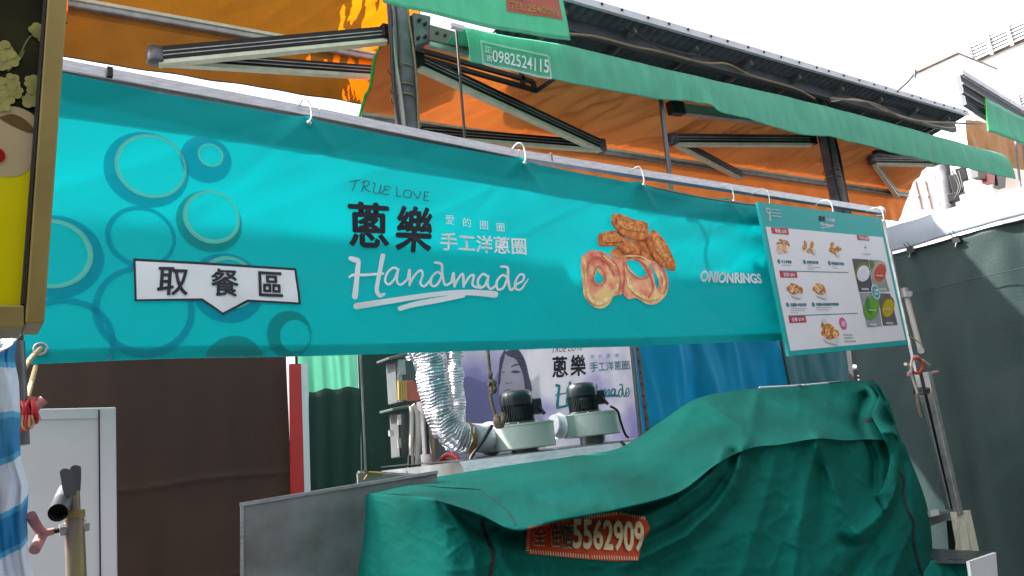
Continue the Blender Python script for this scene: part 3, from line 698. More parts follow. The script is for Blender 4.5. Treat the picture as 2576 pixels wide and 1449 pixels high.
# ================================================================== BANNER
BY = 2.8
unB = planeY(BY)
b_top = [(-40, 152), (165, 187.5), (394, 231), (735, 292.5), (966, 336), (1195, 381), (1405, 421), (1570, 455), (1771, 491), (1899, 509), (2010, 530)]
b_bot = [(56, 919.6), (240, 911), (446, 903), (720, 897), (966, 890), (1217, 880), (1577, 872), (1962, 856), (2010, 854)]
def tabz(tab):
    pts = [unB(*p) for p in tab]
    def f(X):
        if X <= pts[0][0]: return pts[0][1]
        for a, b in zip(pts, pts[1:]):
            if X <= b[0]: return a[1] + (b[1] - a[1]) * (X - a[0]) / (b[0] - a[0])
        return pts[-1][1]
    return f
zt_, zb_ = tabz(b_top), tabz(b_bot)
BX0 = unB(58, 900)[0]; BX1 = unB(1990, 700)[0]
hooks = [unB(768, 300)[0], unB(1305, 400)[0], unB(1602, 455)[0], unB(1828, 495)[0], unB(1915, 500)[0]]
def bsurf(X, Z, l):
    b = (zt_(X) - Z) / max(.1, zt_(X) - zb_(X))
    d = .030 * noise.noise(Vector((X * .9 + Z * 1.3, Z * 2.2, 1.7))) + .016 * noise.noise(Vector((X * 1.6 - Z * 2.6, Z * 3.0, 6.1)))
    # taut folds fanning down from the hanging points
    for i, h in enumerate(hooks):
        dx = X - h; r_ = abs(dx) + .001
        d += -.012 * math.exp(-(dx / (.05 + .30 * b)) ** 2) * math.exp(-b * 2.2)
    # fine diagonal creases of a cloth that was folded and is pulled at its corners
    e1 = (X * .45 - Z) * 3.1; e2 = (X * .8 + Z * .9) * 1.9
    d += .0035 * (1 - abs(noise.noise(Vector((e1, X * .35, 2.2)))) * 2) ** 5 + .003 * (1 - abs(noise.noise(Vector((e2, Z * .5, 8.8)))) * 2) ** 5
    for h in hooks:
        for sg in (-1, 1):
            dd = abs((X - h) - sg * (zt_(X) - Z) * .9); d += -.007 * math.exp(-(dd / .03) ** 1.5) * math.exp(-b * 3.5)
    # buckles at the right end
    if X > 3.0: d += .055 * (X - 3.0) * noise.noise(Vector((X * 1.5, Z * 9 - X * 1.4, 3.3)))
    return Vector((X, BY + d - l, Z))
bn = thing('stall_banner', 'long turquoise cloth banner with white script and onion rings, hung under a square metal bar', 'banner', (BX0, BY, zb_(BX0)))
def bfn(a, b):
    X = BX0 + (BX1 - BX0) * a; return bsurf(X, zt_(X) + (zb_(X) - zt_(X)) * b, 0)
MB().grid(bfn, 300, 80).build('cloth', M['banner'], bn)
def bandfn(a, b):
    X = BX0 + (BX1 - BX0) * a; return bsurf(X, zt_(X) - .142 * b, -.006)
MB().grid(bandfn, 300, 12).build('top_band', M['banner2'], bn)  # second cloth layer behind makes a darker band along the top
def hem2(a, b):
    X = BX0 + (BX1 - BX0) * a; return bsurf(X, zb_(X) + .045 * b, -.004)
MB().grid(hem2, 300, 3).build('bottom_hem', M['banner2'], bn)
# clip lines: bottom edge and left edge
c1 = unB(56, 919.6); c2 = unB(966, 890)
dv = Vector((c2[0] - c1[0], c2[1] - c1[1])).normalized()
clip = [((c1[0], c1[1] + .004), (dv.y, -dv.x)), ((BX0 + .003, 2), (-1, 0))]
Z4 = lambda x, y: (.375 * x, 450.8 + .375 * y)
Z5 = lambda x, y: (805 + .375 * x, 450.8 + .375 * y)
def P_(cell=.05): return Print(bsurf, unB, cell, clip)
for nm, m, L_r in (('blue_ring_print', 'ringblue', [(371, 426, 92, .0020, (381, 418, 76)), (356, 595, 78, .0026, (358, 595, 68)), (139, 645, 105, .0020, (131, 638, 86)),
        (362, 783, 114, .0032, (362, 780, 99)), (161, 862, 112, .0038, (161, 864, 99)), (517, 403, 57, .0044, (528, 393, 28)), (570, 725, 88, .0026, (575, 712, 66))]),
      ('cream_ring_print', 'ringcream', [(381, 418, 78, .0050, (383, 418, 70)), (534, 546, 66, .0050, (536, 544, 57)), (131, 638, 88, .0050, (128, 638, 78)), (528, 393, 29, .0052, (528, 393, 24)), (575, 712, 67, .0052, (577, 714, 59))]),
      ('grey_ring_print', 'ringgrey', [(529, 556, 76, .0032, (535, 546, 65)), (727, 841, 57, .0030, (741, 845, 39)), (590, 925, 78, .0036, (608, 930, 28))])):
    for a_r in L_r: P_().circ(*a_r).build(nm, m, bn)
# pick-up label
lb_o = [Z4(*p) for p in ((890, 535), (1988, 597), (2007, 850), (1655, 830), (1485, 920), (1340, 825), (893, 830))]
lb_i = [Z4(*p) for p in ((906, 553), (1974, 612), (1990, 834), (1650, 815), (1484, 903), (1346, 809), (908, 816))]
P_().poly(lb_i, .0062).build('label_panel', 'white_ink', bn)
pr = P_(); pr.poly(lb_o, .0068, [lb_i])
for ch, q_ in (('取', ((1058, 597), (1260, 600), (1245, 790), (1040, 788))), ('餐', ((1410, 605), (1590, 612), (1590, 797), (1407, 790))), ('區', ((1728, 622), (1890, 630), (1885, 797), (1728, 790)))):
    pr.text(ch, [Z4(*p) for p in q_], .0082, .014)
pr.build('label_lettering', 'dark_ink', bn)
# true love
pr = P_(.03); k = .0065
def zs(pts): return [Z5(*p) for p in pts]
TL = [  # T R U E   L O V E
 [(190, 26), (215, 20), (250, 14), (262, 12)], [(232, 18), (222, 50), (207, 86)],
 [(268, 92), (282, 50), (290, 22)], [(270, 30), (300, 18), (322, 28), (312, 50), (282, 60)], [(285, 60), (305, 84), (325, 92)],
 [(345, 34), (362, 38), (350, 72), (348, 98), (368, 106), (388, 92), (400, 48)], [(400, 46), (390, 90), (398, 108)],
 [(462, 62), (435, 54), (418, 62), (432, 78), (448, 82)], [(448, 82), (420, 82), (404, 100), (425, 112), (452, 108)],
 [(506, 58), (504, 92), (500, 122)], [(500, 122), (530, 128)],
 [(565, 82), (548, 98), (548, 120), (566, 134), (590, 130), (602, 108), (590, 86), (565, 82), (556, 90)],
 [(612, 92), (628, 120), (640, 142)], [(640, 142), (655, 112), (662, 92)],
 [(715, 98), (690, 94), (686, 122), (680, 152)], [(684, 122), (706, 124)], [(680, 152), (716, 158)]]
for i, s_ in enumerate(TL): pr.stroke(zs(s_), 2.6, .006 + .0003 * i)
pr.build('slogan_lettering', 'slate_ink', bn)
pr = P_(.04)
pr.text('蔥', [Z5(*p) for p in ((180, 158), (445, 178), (462, 458), (203, 448))], .006, .03)
pr.text('樂', [Z5(*p) for p in ((500, 186), (752, 205), (736, 494), (508, 482))], .006, .03)
pr.build('name_lettering', 'dark_ink', bn)
pr = P_(.04)
for ch, q_ in (('愛', (832, 245, 890, 310)), ('的', (950, 262, 1004, 325)), ('圈', (1066, 282, 1120, 340)), ('圈', (1177, 297, 1228, 356))):
    pr.text(ch, [Z5(q_[0], q_[1]), Z5(q_[2], q_[1] + 3), Z5(q_[2], q_[3] + 2), Z5(q_[0], q_[3] - 2)], .006)
pr.text('手工洋蔥圈', [Z5(*p) for p in ((798, 360), (1362, 405), (1362, 518), (798, 478))], .006, .018)
pr2_ = P_(.04); pr2_.text('ONION', [(1610 + .375 * x, 450.8 + .375 * y) for x, y in ((402, 615), (630, 630), (628, 695), (405, 685))], .006, .06)
pr2_.text('RINGS', [(1610 + .375 * x, 450.8 + .375 * y) for x, y in ((640, 625), (812, 635), (812, 700), (640, 695))], .006, .06)
pr2_.build('caption_lettering', 'white_ink', bn)
HM = [([(212, 528), (240, 538), (262, 545), (255, 600), (242, 690), (228, 790)], [10, 12, 9, 10.5, 11, 13]),
 ([(424, 512), (405, 610), (385, 700), (380, 750), (400, 780), (430, 772)], [10, 9, 9, 9, 9, 6]),
 ([(192, 660), (225, 642), (300, 642), (425, 632)], [3, 6, 6, 5]),
 ([(528, 605), (495, 592), (455, 625), (438, 680), (462, 705), (500, 670), (524, 615)], 4.6), ([(526, 610), (518, 680), (545, 706), (592, 668)], 4.6),
 ([(592, 668), (602, 605), (606, 640), (606, 708)], 4.6), ([(606, 700), (640, 640), (678, 610), (692, 640), (680, 695), (706, 715), (748, 672)], 4.6),
 ([(822, 640), (790, 622), (755, 655), (750, 705), (785, 710), (818, 650), (815, 575), (768, 560)], 4.6), ([(818, 600), (828, 660), (845, 708), (885, 690)], 4.6),
 ([(885, 690), (894, 628), (900, 660), (906, 718)], 4.6), ([(906, 712), (935, 655), (958, 640), (965, 720)], 4.6), ([(965, 715), (1000, 655), (1028, 648), (1022, 705), (1050, 726), (1068, 716)], 4.6),
 ([(1118, 658), (1085, 640), (1056, 680), (1066, 728), (1100, 715), (1120, 660)], 4.6), ([(1120, 655), (1118, 710), (1140, 738), (1172, 715)], 4.6),
 ([(1240, 668), (1210, 650), (1176, 690), (1184, 742), (1220, 730), (1242, 660), (1240, 602), (1198, 594)], 4.6), ([(1242, 630), (1250, 700), (1268, 748), (1298, 722)], 4.6),
 ([(1298, 712), (1340, 690), (1345, 655), (1318, 650), (1292, 700), (1300, 742), (1335, 742), (1374, 680)], [5, 4.6, 4.6, 4.6, 4.6, 4.6, 4.6, 2.5]),
 ([(236, 856), (500, 812), (800, 768), (1000, 760), (1165, 776)], [13, 12, 10, 12, 14]), ([(536, 868), (640, 838), (780, 812), (960, 780)], [10, 11, 12, 9])]
for i, (s_, w_) in enumerate(HM): pr.stroke(zs(s_), [q_ * 1.18 for q_ in w_] if isinstance(w_, list) else w_ * 1.3, .006 + .0003 * i)
pr.build('white_lettering', 'white_ink', bn)
# onion ring photo
pr = P_(.04)
pr.poly(zs([(1735, 530), (1800, 485), (1880, 488), (1960, 530), (2020, 600), (2032, 700), (2020, 770), (1960, 790), (1930, 840), (1880, 870), (1830, 862), (1790, 830), (1755, 780), (1745, 700), (1730, 600)]), .006, [zs([(1845, 600), (1868, 640), (1892, 675), (1862, 708), (1826, 680), (1838, 640)])], 3)
pr.poly(zs([(1990, 480), (2080, 500), (2180, 520), (2290, 580), (2332, 680), (2320, 770), (2260, 832), (2190, 842), (2110, 800), (2050, 808), (2012, 740), (1990, 640), (1960, 540)]), .0072, [zs([(2045, 552), (2110, 545), (2165, 600), (2182, 648), (2130, 658), (2075, 610)]), zs([(2195, 550), (2240, 620), (2268, 690), (2256, 740), (2240, 700), (2228, 630)])], 3)
pr.build('onion_ring_picture', 'ringfood', bn)
pr = P_(.04)
pr.poly(zs([(2120, 410), (2185, 400), (2205, 480), (2250, 550), (2150, 530), (2040, 540), (1930, 500), (2010, 450)]), .0080, sm=2)
pr.poly(zs([(1860, 372), (1930, 350), (2010, 350), (2040, 390), (2125, 430), (2110, 480), (2040, 500), (1985, 452), (1858, 455)]), .0088, sm=2)
pr.poly(zs([(2230, 335), (2280, 380), (2330, 460), (2378, 560), (2374, 618), (2320, 600), (2240, 540), (2188, 440), (2192, 390)]), .0096, sm=2)
pr.poly(zs([(1957, 236), (2010, 235), (2100, 272), (2195, 296), (2192, 395), (2150, 408), (2050, 385), (1962, 322), (1948, 280)]), .0104, sm=2)
pr.build('fried_nugget_picture', 'fry', bn)
M['frylight'] = food('printed_crust_light', '#c06a28', '#dc904a', '#f4bc78', 50); M['frydark'] = food('printed_crust_shade', '#8c4014', '#a4501e', '#b8642c', 50)
M['ringlight'] = food('printed_batter_light', '#e8b078', '#f6dc9c', '#fff4cc', 40); M['ringshade'] = food('printed_batter_shade', '#c85848', '#d86c58', '#e48468', 40)
pr = P_(.04)
for s_, w_ in (([(1770, 620), (1790, 560), (1850, 530), (1920, 570), (1960, 650)], 4), ([(1845, 720), (1815, 690), (1828, 620), (1850, 590), (1890, 620), (1900, 680), (1870, 722)], 3.2), ([(2025, 560), (2030, 660), (2020, 760)], 4),
               ([(2040, 560), (2060, 620), (2130, 668), (2190, 655)], 3.4), ([(2110, 536), (2180, 590), (2215, 680), (2225, 740), (2190, 800)], 3.6), ([(1950, 540), (1990, 610), (2000, 720), (1985, 780)], 3), ([(2300, 610), (2322, 690), (2300, 770)], 3)):
    pr.stroke(zs(s_), w_, .0115)
pr.build('ring_shade_print', 'ringshade', bn)
pr = P_(.04)
for s_, w_ in (([(1775, 740), (1790, 800), (1850, 835), (1920, 800), (1975, 730), (1985, 660)], [5, 9, 12, 12, 9, 4]), ([(1750, 560), (1760, 640), (1765, 700)], [2, 4, 2]), ([(2050, 660), (2070, 730), (2130, 780), (2200, 810), (2270, 790)], [4, 9, 9, 8, 4]), ([(2275, 620), (2300, 690), (2280, 760)], [2, 4, 3]), ([(1890, 520), (1960, 580)], [3, 4]), ([(2030, 520), (2130, 520), (2190, 545)], [2, 3, 2])):
    pr.stroke(zs(s_), w_, .0118)
pr.build('ring_highlight_print', 'ringlight', bn)
pr = P_(.04)
for q_ in ([(1985, 255), (2090, 290), (2170, 312), (2165, 350), (2060, 340), (1990, 300)], [(1885, 390), (1960, 370), (2010, 385), (2040, 415), (1960, 425), (1890, 430)], [(2240, 370), (2290, 430), (2335, 530), (2300, 545), (2240, 470), (2225, 400)]): pr.poly(zs(q_), .0124, sm=2)
pr.build('crust_highlight_print', 'frylight', bn)
pr = P_(.04)
for s_, w_ in (([(1952, 285), (1975, 330), (2050, 390), (2150, 412), (2190, 400)], 3.2), ([(1860, 455), (1985, 455), (2040, 500), (2110, 480)], 3), ([(2190, 395), (2190, 440), (2245, 545), (2320, 602), (2372, 616)], 3.2), ([(2130, 415), (2150, 470), (2140, 510)], 2.6)): pr.stroke(zs(s_), w_, .0128)
pr.build('crust_shade_print', 'frydark', bn)

# grommet with twine
g = bsurf(*unB(100, 881), .006)
MB().ring(g, (0, 1, 0), .017, .005, 24, 8).build('grommet', M['alu'], bn)
hole = thing('tie_twine', 'light twine tied through the bottom left grommet of the banner', 'twine', g)
MB().tube(smoothpts([g + Vector((0, -.01, 0)), PY(75, 905, 2.5), PY(42, 962, 2.3)], 5), .007, 7).build('strand', M['rope_l'], hole)
MB().tube(smoothpts([PY(90, 922, 2.79), PY(80, 960, 2.55), PY(66, 1012, 2.35)], 5), .007, 7).build('strand', M['rope_l'], hole)
# black wires behind right part of banner top
setp(MB().tube(smoothpts([PY(1640, 470, 2.77), PY(1740, 492, 2.77), PY(1850, 510, 2.77), PY(1960, 522, 2.77)], 5), .005, 6).build('string', M['cable_t']), 'thin brown string running along under the banner bar near the menu board', 'string')

# ---- banner bar
bar = thing('banner_bar', 'long square aluminium bar carrying the banner and the menu board', 'bar', PY(160, 170, 2.82))
b0 = PY(100, 158, 2.83); b1 = PY(800, 289, 2.83); b2 = PY(1300, 390, 2.83); b3 = PY(2218, 533, 2.83)
MB().beam(b0, b1, .04, .042).build('tube', M['alu'], bar, bevel=.003)
MB().beam(b1, b2, .0402, .0422).build('tube', M['alu'], bar, bevel=.003)
MB().beam(b2, b3, .04, .042).build('tube', M['alu'], bar, bevel=.003)
MB().beam(b0 + Vector((0, .02, -.035)), b2 + Vector((0, .02, -.03)), .02, .02).build('inner_rail', M['cable_b'], bar)
MB().ring(b3 + Vector((-.02, 0, 0)), (1, 0, .0), .028, .012, 16, 8).build('end_ring', M['alu'], bar)
MB().ring(PY(1382, 398, 2.83), (1, 0, -.03), .0285, .003, 4, 6).build('joint_line', M['cable_b'], bar)
MB().box(PY(276, 182, 2.8), .018, .02, .035).build('clip', M['cable_b'], bar)
hk = [(768, 272, 'banner hook nearest the left, with a shiny bead'), (1305, 378, 'banner hook between the nearer post and the thin pole'), (1602, 436, 'banner hook just left of the thin pole base'), (1828, 478, 'banner hook left of the menu board')]
for x, y, lb in hk:
    c = PY(x, y, 2.80); k = .032
    h = thing('hook', 'white S shaped ' + lb, 'hook', c, 'hooks along the banner bar')
    pts = [c + Vector(v) for v in ((-.02, .02, .015), (-.012, -.015, .028), (.004, -.03, .015), (.012, -.032, -.03), (.006, -.034, -.06), (-.004, -.034, -.072))]
    MB().tube(smoothpts(pts, 4), .0035, 7).build('wire', M['offwhite'], h)
    bead = MB(); bead.lathe(pts[-1] + Vector((0, -.004, -.008)), [(.001, -.010), (.007, -.007), (.010, 0), (.007, .007), (.001, .010)], 12); bead.build('bead', M['alu'], h)
for x, y, lb in ((1915, 502, 'left'), (2075, 528, 'middle'), (2203, 545, 'right')):
    c = PY(x, y, 2.76)
    pts = [c + Vector(v) for v in ((0, .06, .05), (.004, .0, .065), (.014, -.04, .04), (.012, -.045, -.03), (.0, -.03, -.05))]
    setp(MB().tube(smoothpts(pts, 4), .003, 6).build('cable_tie', M['offwhite']), 'white cable tie holding the %s of the menu board to the bar' % lb, 'cable tie', 'cable ties on the menu board')

# ---- menu board
MY = 2.70
unM = planeY(MY)
mb = thing('menu_board', 'turquoise bordered menu board with food photos and prices hanging at the bar end', 'menu board', PY(2284, 867, MY))
q4 = [PY(x, y, MY) for x, y in ((1906, 507), (2217, 548), (2285, 867), (1985, 896))]
MB().prism(q4, (0, .018, 0)).build('board', M['menuteal'], mb)
Z8 = lambda x, y: (1891.75 + .2833 * x, 499.1 + .2833 * y)
MP = lambda c=.2: Print(flatsurf(MY), unM, c)
def z8(pts): return [Z8(*p) for p in pts]
MP().poly(z8([(120, 250), (1160, 345), (1362, 1258), (340, 1355)]), .001).build('white_field', 'menuwhite', mb)
for P in ([(163, 257), (318, 268), (327, 325), (175, 312)], [(925, 325), (1030, 333), (1042, 377), (935, 370)], [(240, 648), (395, 654), (403, 706), (250, 704)], [(320, 1042), (472, 1044), (482, 1102), (330, 1108)]): MP().poly(z8(P), .002).build('price_tag', 'tagred', mb)
pr = MP()
pr.text('單點 $70', z8([(195, 270), (300, 278), (305, 315), (205, 308)]), .003, .02)
pr.text('任選2沾醬', z8([(945, 338), (1025, 344), (1030, 370), (952, 364)]), .003, .02)
pr.text('双拼 $99', z8([(270, 660), (372, 665), (378, 698), (278, 697)]), .003, .02)
pr.text('全餐 $199', z8([(345, 1058), (455, 1056), (462, 1092), (352, 1097)]), .003, .02)
pr.text('Onion Rings', z8([(165, 92), (235, 98), (237, 112), (167, 106)]), .002, .01); pr.text('Fried Cheese', z8([(168, 120), (245, 127), (247, 141), (170, 134)]), .002, .01); pr.text('Fried Chicken', z8([(172, 148), (255, 156), (257, 170), (174, 162)]), .002, .01)
pr.text('手工洋蔥圈', z8([(652, 178), (730, 184), (732, 212), (654, 206)]), .002, .02)
pr.text('Handmade', z8([(600, 212), (720, 228), (722, 256), (604, 242)]), .002, .02, .4)
pr.stroke(z8([(612, 262), (650, 258), (700, 254)]), 1.5, .002)
pr.circ(*Z8(143, 110), 7, .002, (*Z8(143, 110), 5)); pr.stroke(z8([(148, 130), (154, 200)]), 1.3, .002); pr.stroke(z8([(156, 130), (163, 202)]), 1.3, .003)
pr.build('white_lettering', 'menuwhite', mb)
pr = MP(); pr.text('蔥樂', z8([(590, 155), (645, 160), (645, 205), (592, 200)]), .002, .03)
pr.build('dark_lettering', 'dark_ink', mb)
pr = MP()
for (cx, cy) in ((235, 560), (463, 565), (685, 575), (313, 945), (541, 943)): pr.circ(*Z8(cx, cy), 5.6, .002)
for P in ([(238, 640), (855, 655), (855, 662), (238, 647)], [(318, 1040), (935, 1017), (936, 1024), (320, 1048)]): pr.poly(z8(P), .0022)
pr.text('手工洋蔥圈', z8([(255, 548), (345, 552), (348, 578), (258, 575)]), .002, .01); pr.text('法蘭炸起司捲', z8([(482, 552), (585, 558), (588, 584), (484, 580)]), .002, .01); pr.text('帕瑪森起司雞塊', z8([(702, 562), (812, 570), (815, 596), (705, 590)]), .002, .01)
pr.text('洋蔥圈+炸起司捲', z8([(335, 930), (480, 930), (480, 958), (335, 962)]), .002, .01); pr.text('洋蔥圈+帕瑪森起司雞塊組', z8([(562, 928), (765, 926), (767, 952), (564, 958)]), .002, .01)
pr.text('2 sauce', z8([(975, 484), (1050, 484), (1050, 503), (975, 504)]), .002)
pr.poly(z8([(995, 430), (1004, 455), (1014, 430), (1006, 432), (1004, 412), (1001, 432)]), .002)
pr.build('blue_lettering', 'menuink', mb)
pr = MP()
pr.text('ABCDE', z8([(226, 550), (244, 550), (244, 570), (226, 570)]), .001)
for (x0, y0, x1) in ((262, 590, 345), (490, 590, 535), (490, 610, 605), (495, 626, 550), (708, 598, 750), (712, 618, 760), (342, 975, 480), (342, 993, 465), (345, 1012, 405), (565, 968, 708), (572, 988, 680), (805, 1205, 892), (812, 1232, 895), (818, 1262, 922)):
    n = int((x1 - x0) / 9)
    for i in range(n): 
        x = x0 + (i + .2) * (x1 - x0) / n; yy = y0 + (3 if y0 < 1150 else 5) * 0; hgt = 8 if (y0 not in (1205, 1232, 1262)) else 16
        pr.poly(z8([(x, yy), (x + 5.5, yy), (x + 5.5, yy + hgt), (x, yy + hgt)]), .0018)
pr.build('small_print', 'greyink', mb)
def blobset(pr, spec, ox, oy, s):
    for k, (cx, cy, rx, ry, an) in enumerate(spec):
        P = []
        for i in range(12):
            a = i * math.pi / 6; rr = 1 + .12 * math.sin(i * 2.3 + k); x = rx * rr * math.cos(a); y = ry * rr * math.sin(a); c, s2 = math.cos(an), math.sin(an)
            P.append(Z8(ox + s * (cx + x * c - y * s2), oy + s * (cy + x * s2 + y * c)))
        pr.poly(P, .0022 + k * .0004)
nug = [(-5, -55, 28, 12, .2), (45, -30, 30, 12, 1.0), (-35, -30, 20, 11, -.3), (10, -25, 26, 14, .3)]
pr = MP(); blobset(pr, nug, 268, 428, 1); pr.build('snack_picture', 'cheese', mb)
pr = MP(); blobset(pr, [(-30, -35, 14, 32, -.2), (-40, 0, 18, 26, .3), (25, -25, 16, 36, .1), (0, 25, 20, 22, .5), (40, 35, 22, 20, .6)], 502, 440, 1); pr.build('snack_picture', 'cheese', mb)
pr = MP(); blobset(pr, [(-25, -45, 18, 22, .2), (-30, 0, 26, 26, 0), (25, -5, 28, 26, .4), (0, 25, 26, 18, .3)], 735, 455, 1); pr.build('snack_picture', 'cheese', mb)
pr = MP(); blobset(pr, nug + [(-50, -10, 18, 26, 0), (60, 0, 22, 34, .2), (30, 20, 30, 22, 0), (85, 10, 16, 36, -.1), (0, 30, 34, 18, .2)], 360, 810, .85); pr.build('snack_picture', 'cheese', mb)
pr = MP(); blobset(pr, nug + [(-50, -10, 18, 26, 0), (50, 10, 30, 22, .4), (30, 30, 30, 18, .2), (0, 25, 34, 18, .2)], 590, 812, .85); pr.build('snack_picture', 'cheese', mb)
pr = MP(); blobset(pr, [(-40, -40, 30, 40, -.3), (0, -20, 45, 35, .3), (-30, 20, 40, 40, 0), (30, 20, 50, 36, .3), (60, 30, 34, 30, 0), (10, 60, 50, 24, .1)], 680, 1170, 1); pr.build('snack_picture', 'cheese', mb)
pr = MP()
for cx, cy in ((240, 455), (290, 450)): pr.circ(*Z8(cx, cy), 9.5, .0045, (*Z8(cx, cy), 3.6))
for cx, cy, r_ in ((340, 808, 8), (568, 808, 8), (660, 1190, 9), (730, 1215, 8)): pr.circ(*Z8(cx, cy), r_, .0068, (*Z8(cx, cy), 3))
pr.build('ring_picture', 'ringprint2', mb)
for (x, y, s) in ((375, 850, .8), (600, 850, .8), (680, 1240, 1.15)):
    MP().poly(z8([(x - 60 * s, y), (x, y + 14 * s), (x + 78 * s, y - 4 * s), (x + 62 * s, y + 58 * s), (x + 40 * s, y + 50 * s), (x - 20 * s, y + 34 * s)]), .0075).build('paper_cone_picture', 'offwhite', mb)
MP().circ(*Z8(632, 1092), 8.5, .0078).build('dip_picture', 'offwhite', mb)
for x, y in ((755, 498), (548, 480)): MP().circ(*Z8(x, y), 6, .0055).build('cheese_filling_picture', 'offwhite', mb)
pr = MP(); pr.circ(*Z8(805, 1112), 15, .002); pr.build('pink_badge', mat('menu_pink', '#c85480', .5), mb)
MP().text('必點', z8([(788, 1090), (822, 1088), (824, 1136), (790, 1140)]), .003, .03).build('badge_lettering', 'menuwhite', mb)
# sauces
sa = [([(885, 535), (1030, 543), (1075, 828), (947, 832)], '#4a4448', (980, 668), 88, '#6f6a30', '#cfcfdc', 'white'),
      ([(1034, 543), (1140, 552), (1222, 828), (1080, 828)], '#8b9088', (1128, 662), 98, '#a8a090', '#b8452a', 'red'),
      ([(950, 838), (1105, 838), (1152, 1135), (1018, 1145)], '#8f949c', (1055, 985), 108, '#5f8a50', '#5c9a28', 'green'),
      ([(1112, 842), (1225, 845), (1292, 1125), (1160, 1132)], '#605c60', (1200, 975), 98, '#6c6430', '#b09a10', 'yellow')]
for i, (P, bgc, (cx, cy), vr, bowl, sc, nm) in enumerate(sa):
    MP().poly(z8(P), .002).build('sauce_photo', mat('sauce_photo_backdrop_' + nm, bgc, .5, var=.2, scale=20), mb)
    rr = vr * .2833; clipx = None
    def ell(cx, cy, rx, ry, rot=-.12): return [Z8(cx + rx * math.cos(a) * math.cos(rot) + ry * math.sin(a) * math.sin(rot), cy + ry * math.sin(a) * math.cos(rot) - rx * math.cos(a) * math.sin(rot)) for a in [k * math.pi / 18 for k in range(36)]]
    rx = (66, 60, 70, 60)[i]
    MP().poly(ell(cx, cy - 12, rx, vr, -.2), .003).build('bowl_picture', mat('bowl_print_' + nm, bowl, .5), mb)
    MP().poly(ell(cx + 4, cy, rx * .84, vr * .82, -.2), .004).build('sauce_picture', mat('sauce_print_' + nm, sc, .5, var=.15, scale=25), mb)
MP().poly(z8([(1015, 860), (1035, 900), (1060, 1040), (1020, 1010), (1005, 920)]), .005).poly(z8([(1036, 548), (1075, 560), (1080, 600), (1058, 628), (1045, 590)]), .005).build('leaf_picture', mat('leaf_print', '#3f7a34', .5, var=.3, scale=30), mb)
pr = MP(); pr.circ(*Z8(1092, 832), 17, .005); pr.build('badge_ring', 'menuwhite', mb)
pr = MP(); pr.circ(*Z8(1092, 832), 14.5, .006); pr.build('teal_badge', 'menuteal', mb)
pr = MP(); pr.text('加購', z8([(1072, 806), (1110, 806), (1112, 830), (1076, 830)]), .007, .03); pr.text('單份', z8([(1076, 838), (1112, 838), (1114, 862), (1080, 862)]), .007, .03)
for s_, x, y in (('檸檬起司醬', 962, 798), ('莎莎紅醬', 1120, 800), ('青醬', 1035, 1112), ('蜂蜜芥末醬', 1180, 1100)): pr.text(s_, z8([(x, y), (x + 62, y), (x + 64, y + 20), (x + 3, y + 21)]), .007, .02)
for s_, x, y in (('tomato', 1090, 680), ('basil', 1030, 985), ('honey mustard', 1150, 978)): pr.text(s_, z8([(x, y), (x + 62, y + 2), (x + 63, y + 16), (x, y + 14)]), .007, .01)
pr.build('sauce_lettering', 'menuwhite', mb)
# back support of the board
pole_ = thing('board_stay', 'slim pale metal stay along the right edge of the menu board', 'stay', PY(2300, 1000, 2.85))
MB().beam(PY(2222, 555, 2.86), PY(2310, 960, 2.86), .02, .02).build('stay', M['alu_dull'], pole_)

# ================================================================== LIGHT BOX at the left
LY = 1.25
PL = lambda x, y, Y=LY: PY(x, y, Y)
lbx = thing('advert_light_box', 'brass framed advert box at the left edge with a cream jug and small yellow flowers', 'advert box', PL(60, 815))
MB().prism([PL(122, -60), PL(174, -60), PL(112, 812), PL(62, 812)], (0, .09, 0)).build('frame_side', M['brass'], lbx, bevel=.003)
MB().prism([PL(-320, 770), PL(61, 766), PL(61.5, 822), PL(-320, 826)], (0, .09, 0)).build('frame_bottom', M['brass'], lbx, bevel=.003)
MB().prism([PL(114, -60), PL(121, -60), PL(61, 765), PL(52, 765)], (0, .02, 0)).build('gasket', M['cable_b'], lbx)
MB().prism([PL(-320, -60, 1.262), PL(118, -60, 1.262), PL(56, 772, 1.262), PL(-320, 772, 1.262)], (0, .07, 0)).build('advert_panel', M['adgreen'], lbx)
unL = planeY(1.262); LP = lambda: Print(flatsurf(1.262), unL, .05)
LP().poly([(-300, 330), (0, 345), (88, 405), (100, 440), (68, 765), (-300, 765)], .0006, sm=2).build('yellow_ground', 'adyellow', lbx)
LP().poly([(-60, 290), (-20, 275), (30, 268), (70, 280), (90, 300), (92, 330), (86, 380), (76, 420), (50, 442), (0, 445), (-60, 430)], .0012, sm=3).build('jug_picture', 'adjug', lbx)
LP().poly([(0, 295), (30, 288), (60, 300), (84, 325), (78, 336), (40, 322), (0, 300)], .0018, sm=3).build('jug_mouth_picture', 'adjugin', lbx)
pr = LP(); rnd = random.Random(5)
for k, (x, y) in enumerate(((10, 125), (28, 150), (8, 160), (30, 205), (10, 215), (38, 230), (18, 245), (95, 80), (108, 90), (80, 210), (85, 225), (75, 255), (5, 265))):
    pr = LP()
    for j in range(5):
        a = j * 1.2566 + k; pr.circ(x + 11 * math.cos(a), y + 11 * math.sin(a), 8 + rnd.random() * 3, .0024 + .0004 * ((k + j) % 5) + .0001 * k, n=12)
    pr.build('flower_picture', 'adpetal', lbx)
pr = LP()
for s_ in ([(50, 140), (70, 100), (90, 85)], [(20, 180), (50, 150), (60, 130)], [(70, 235), (85, 215), (100, 200)]): pr.stroke(s_, 4, .0022)
pr.build('stem_picture', mat('stem_print', '#56602a', .5), lbx)
LP().circ(-12, 392, 20, .003).build('red_mark', 'adred', lbx)
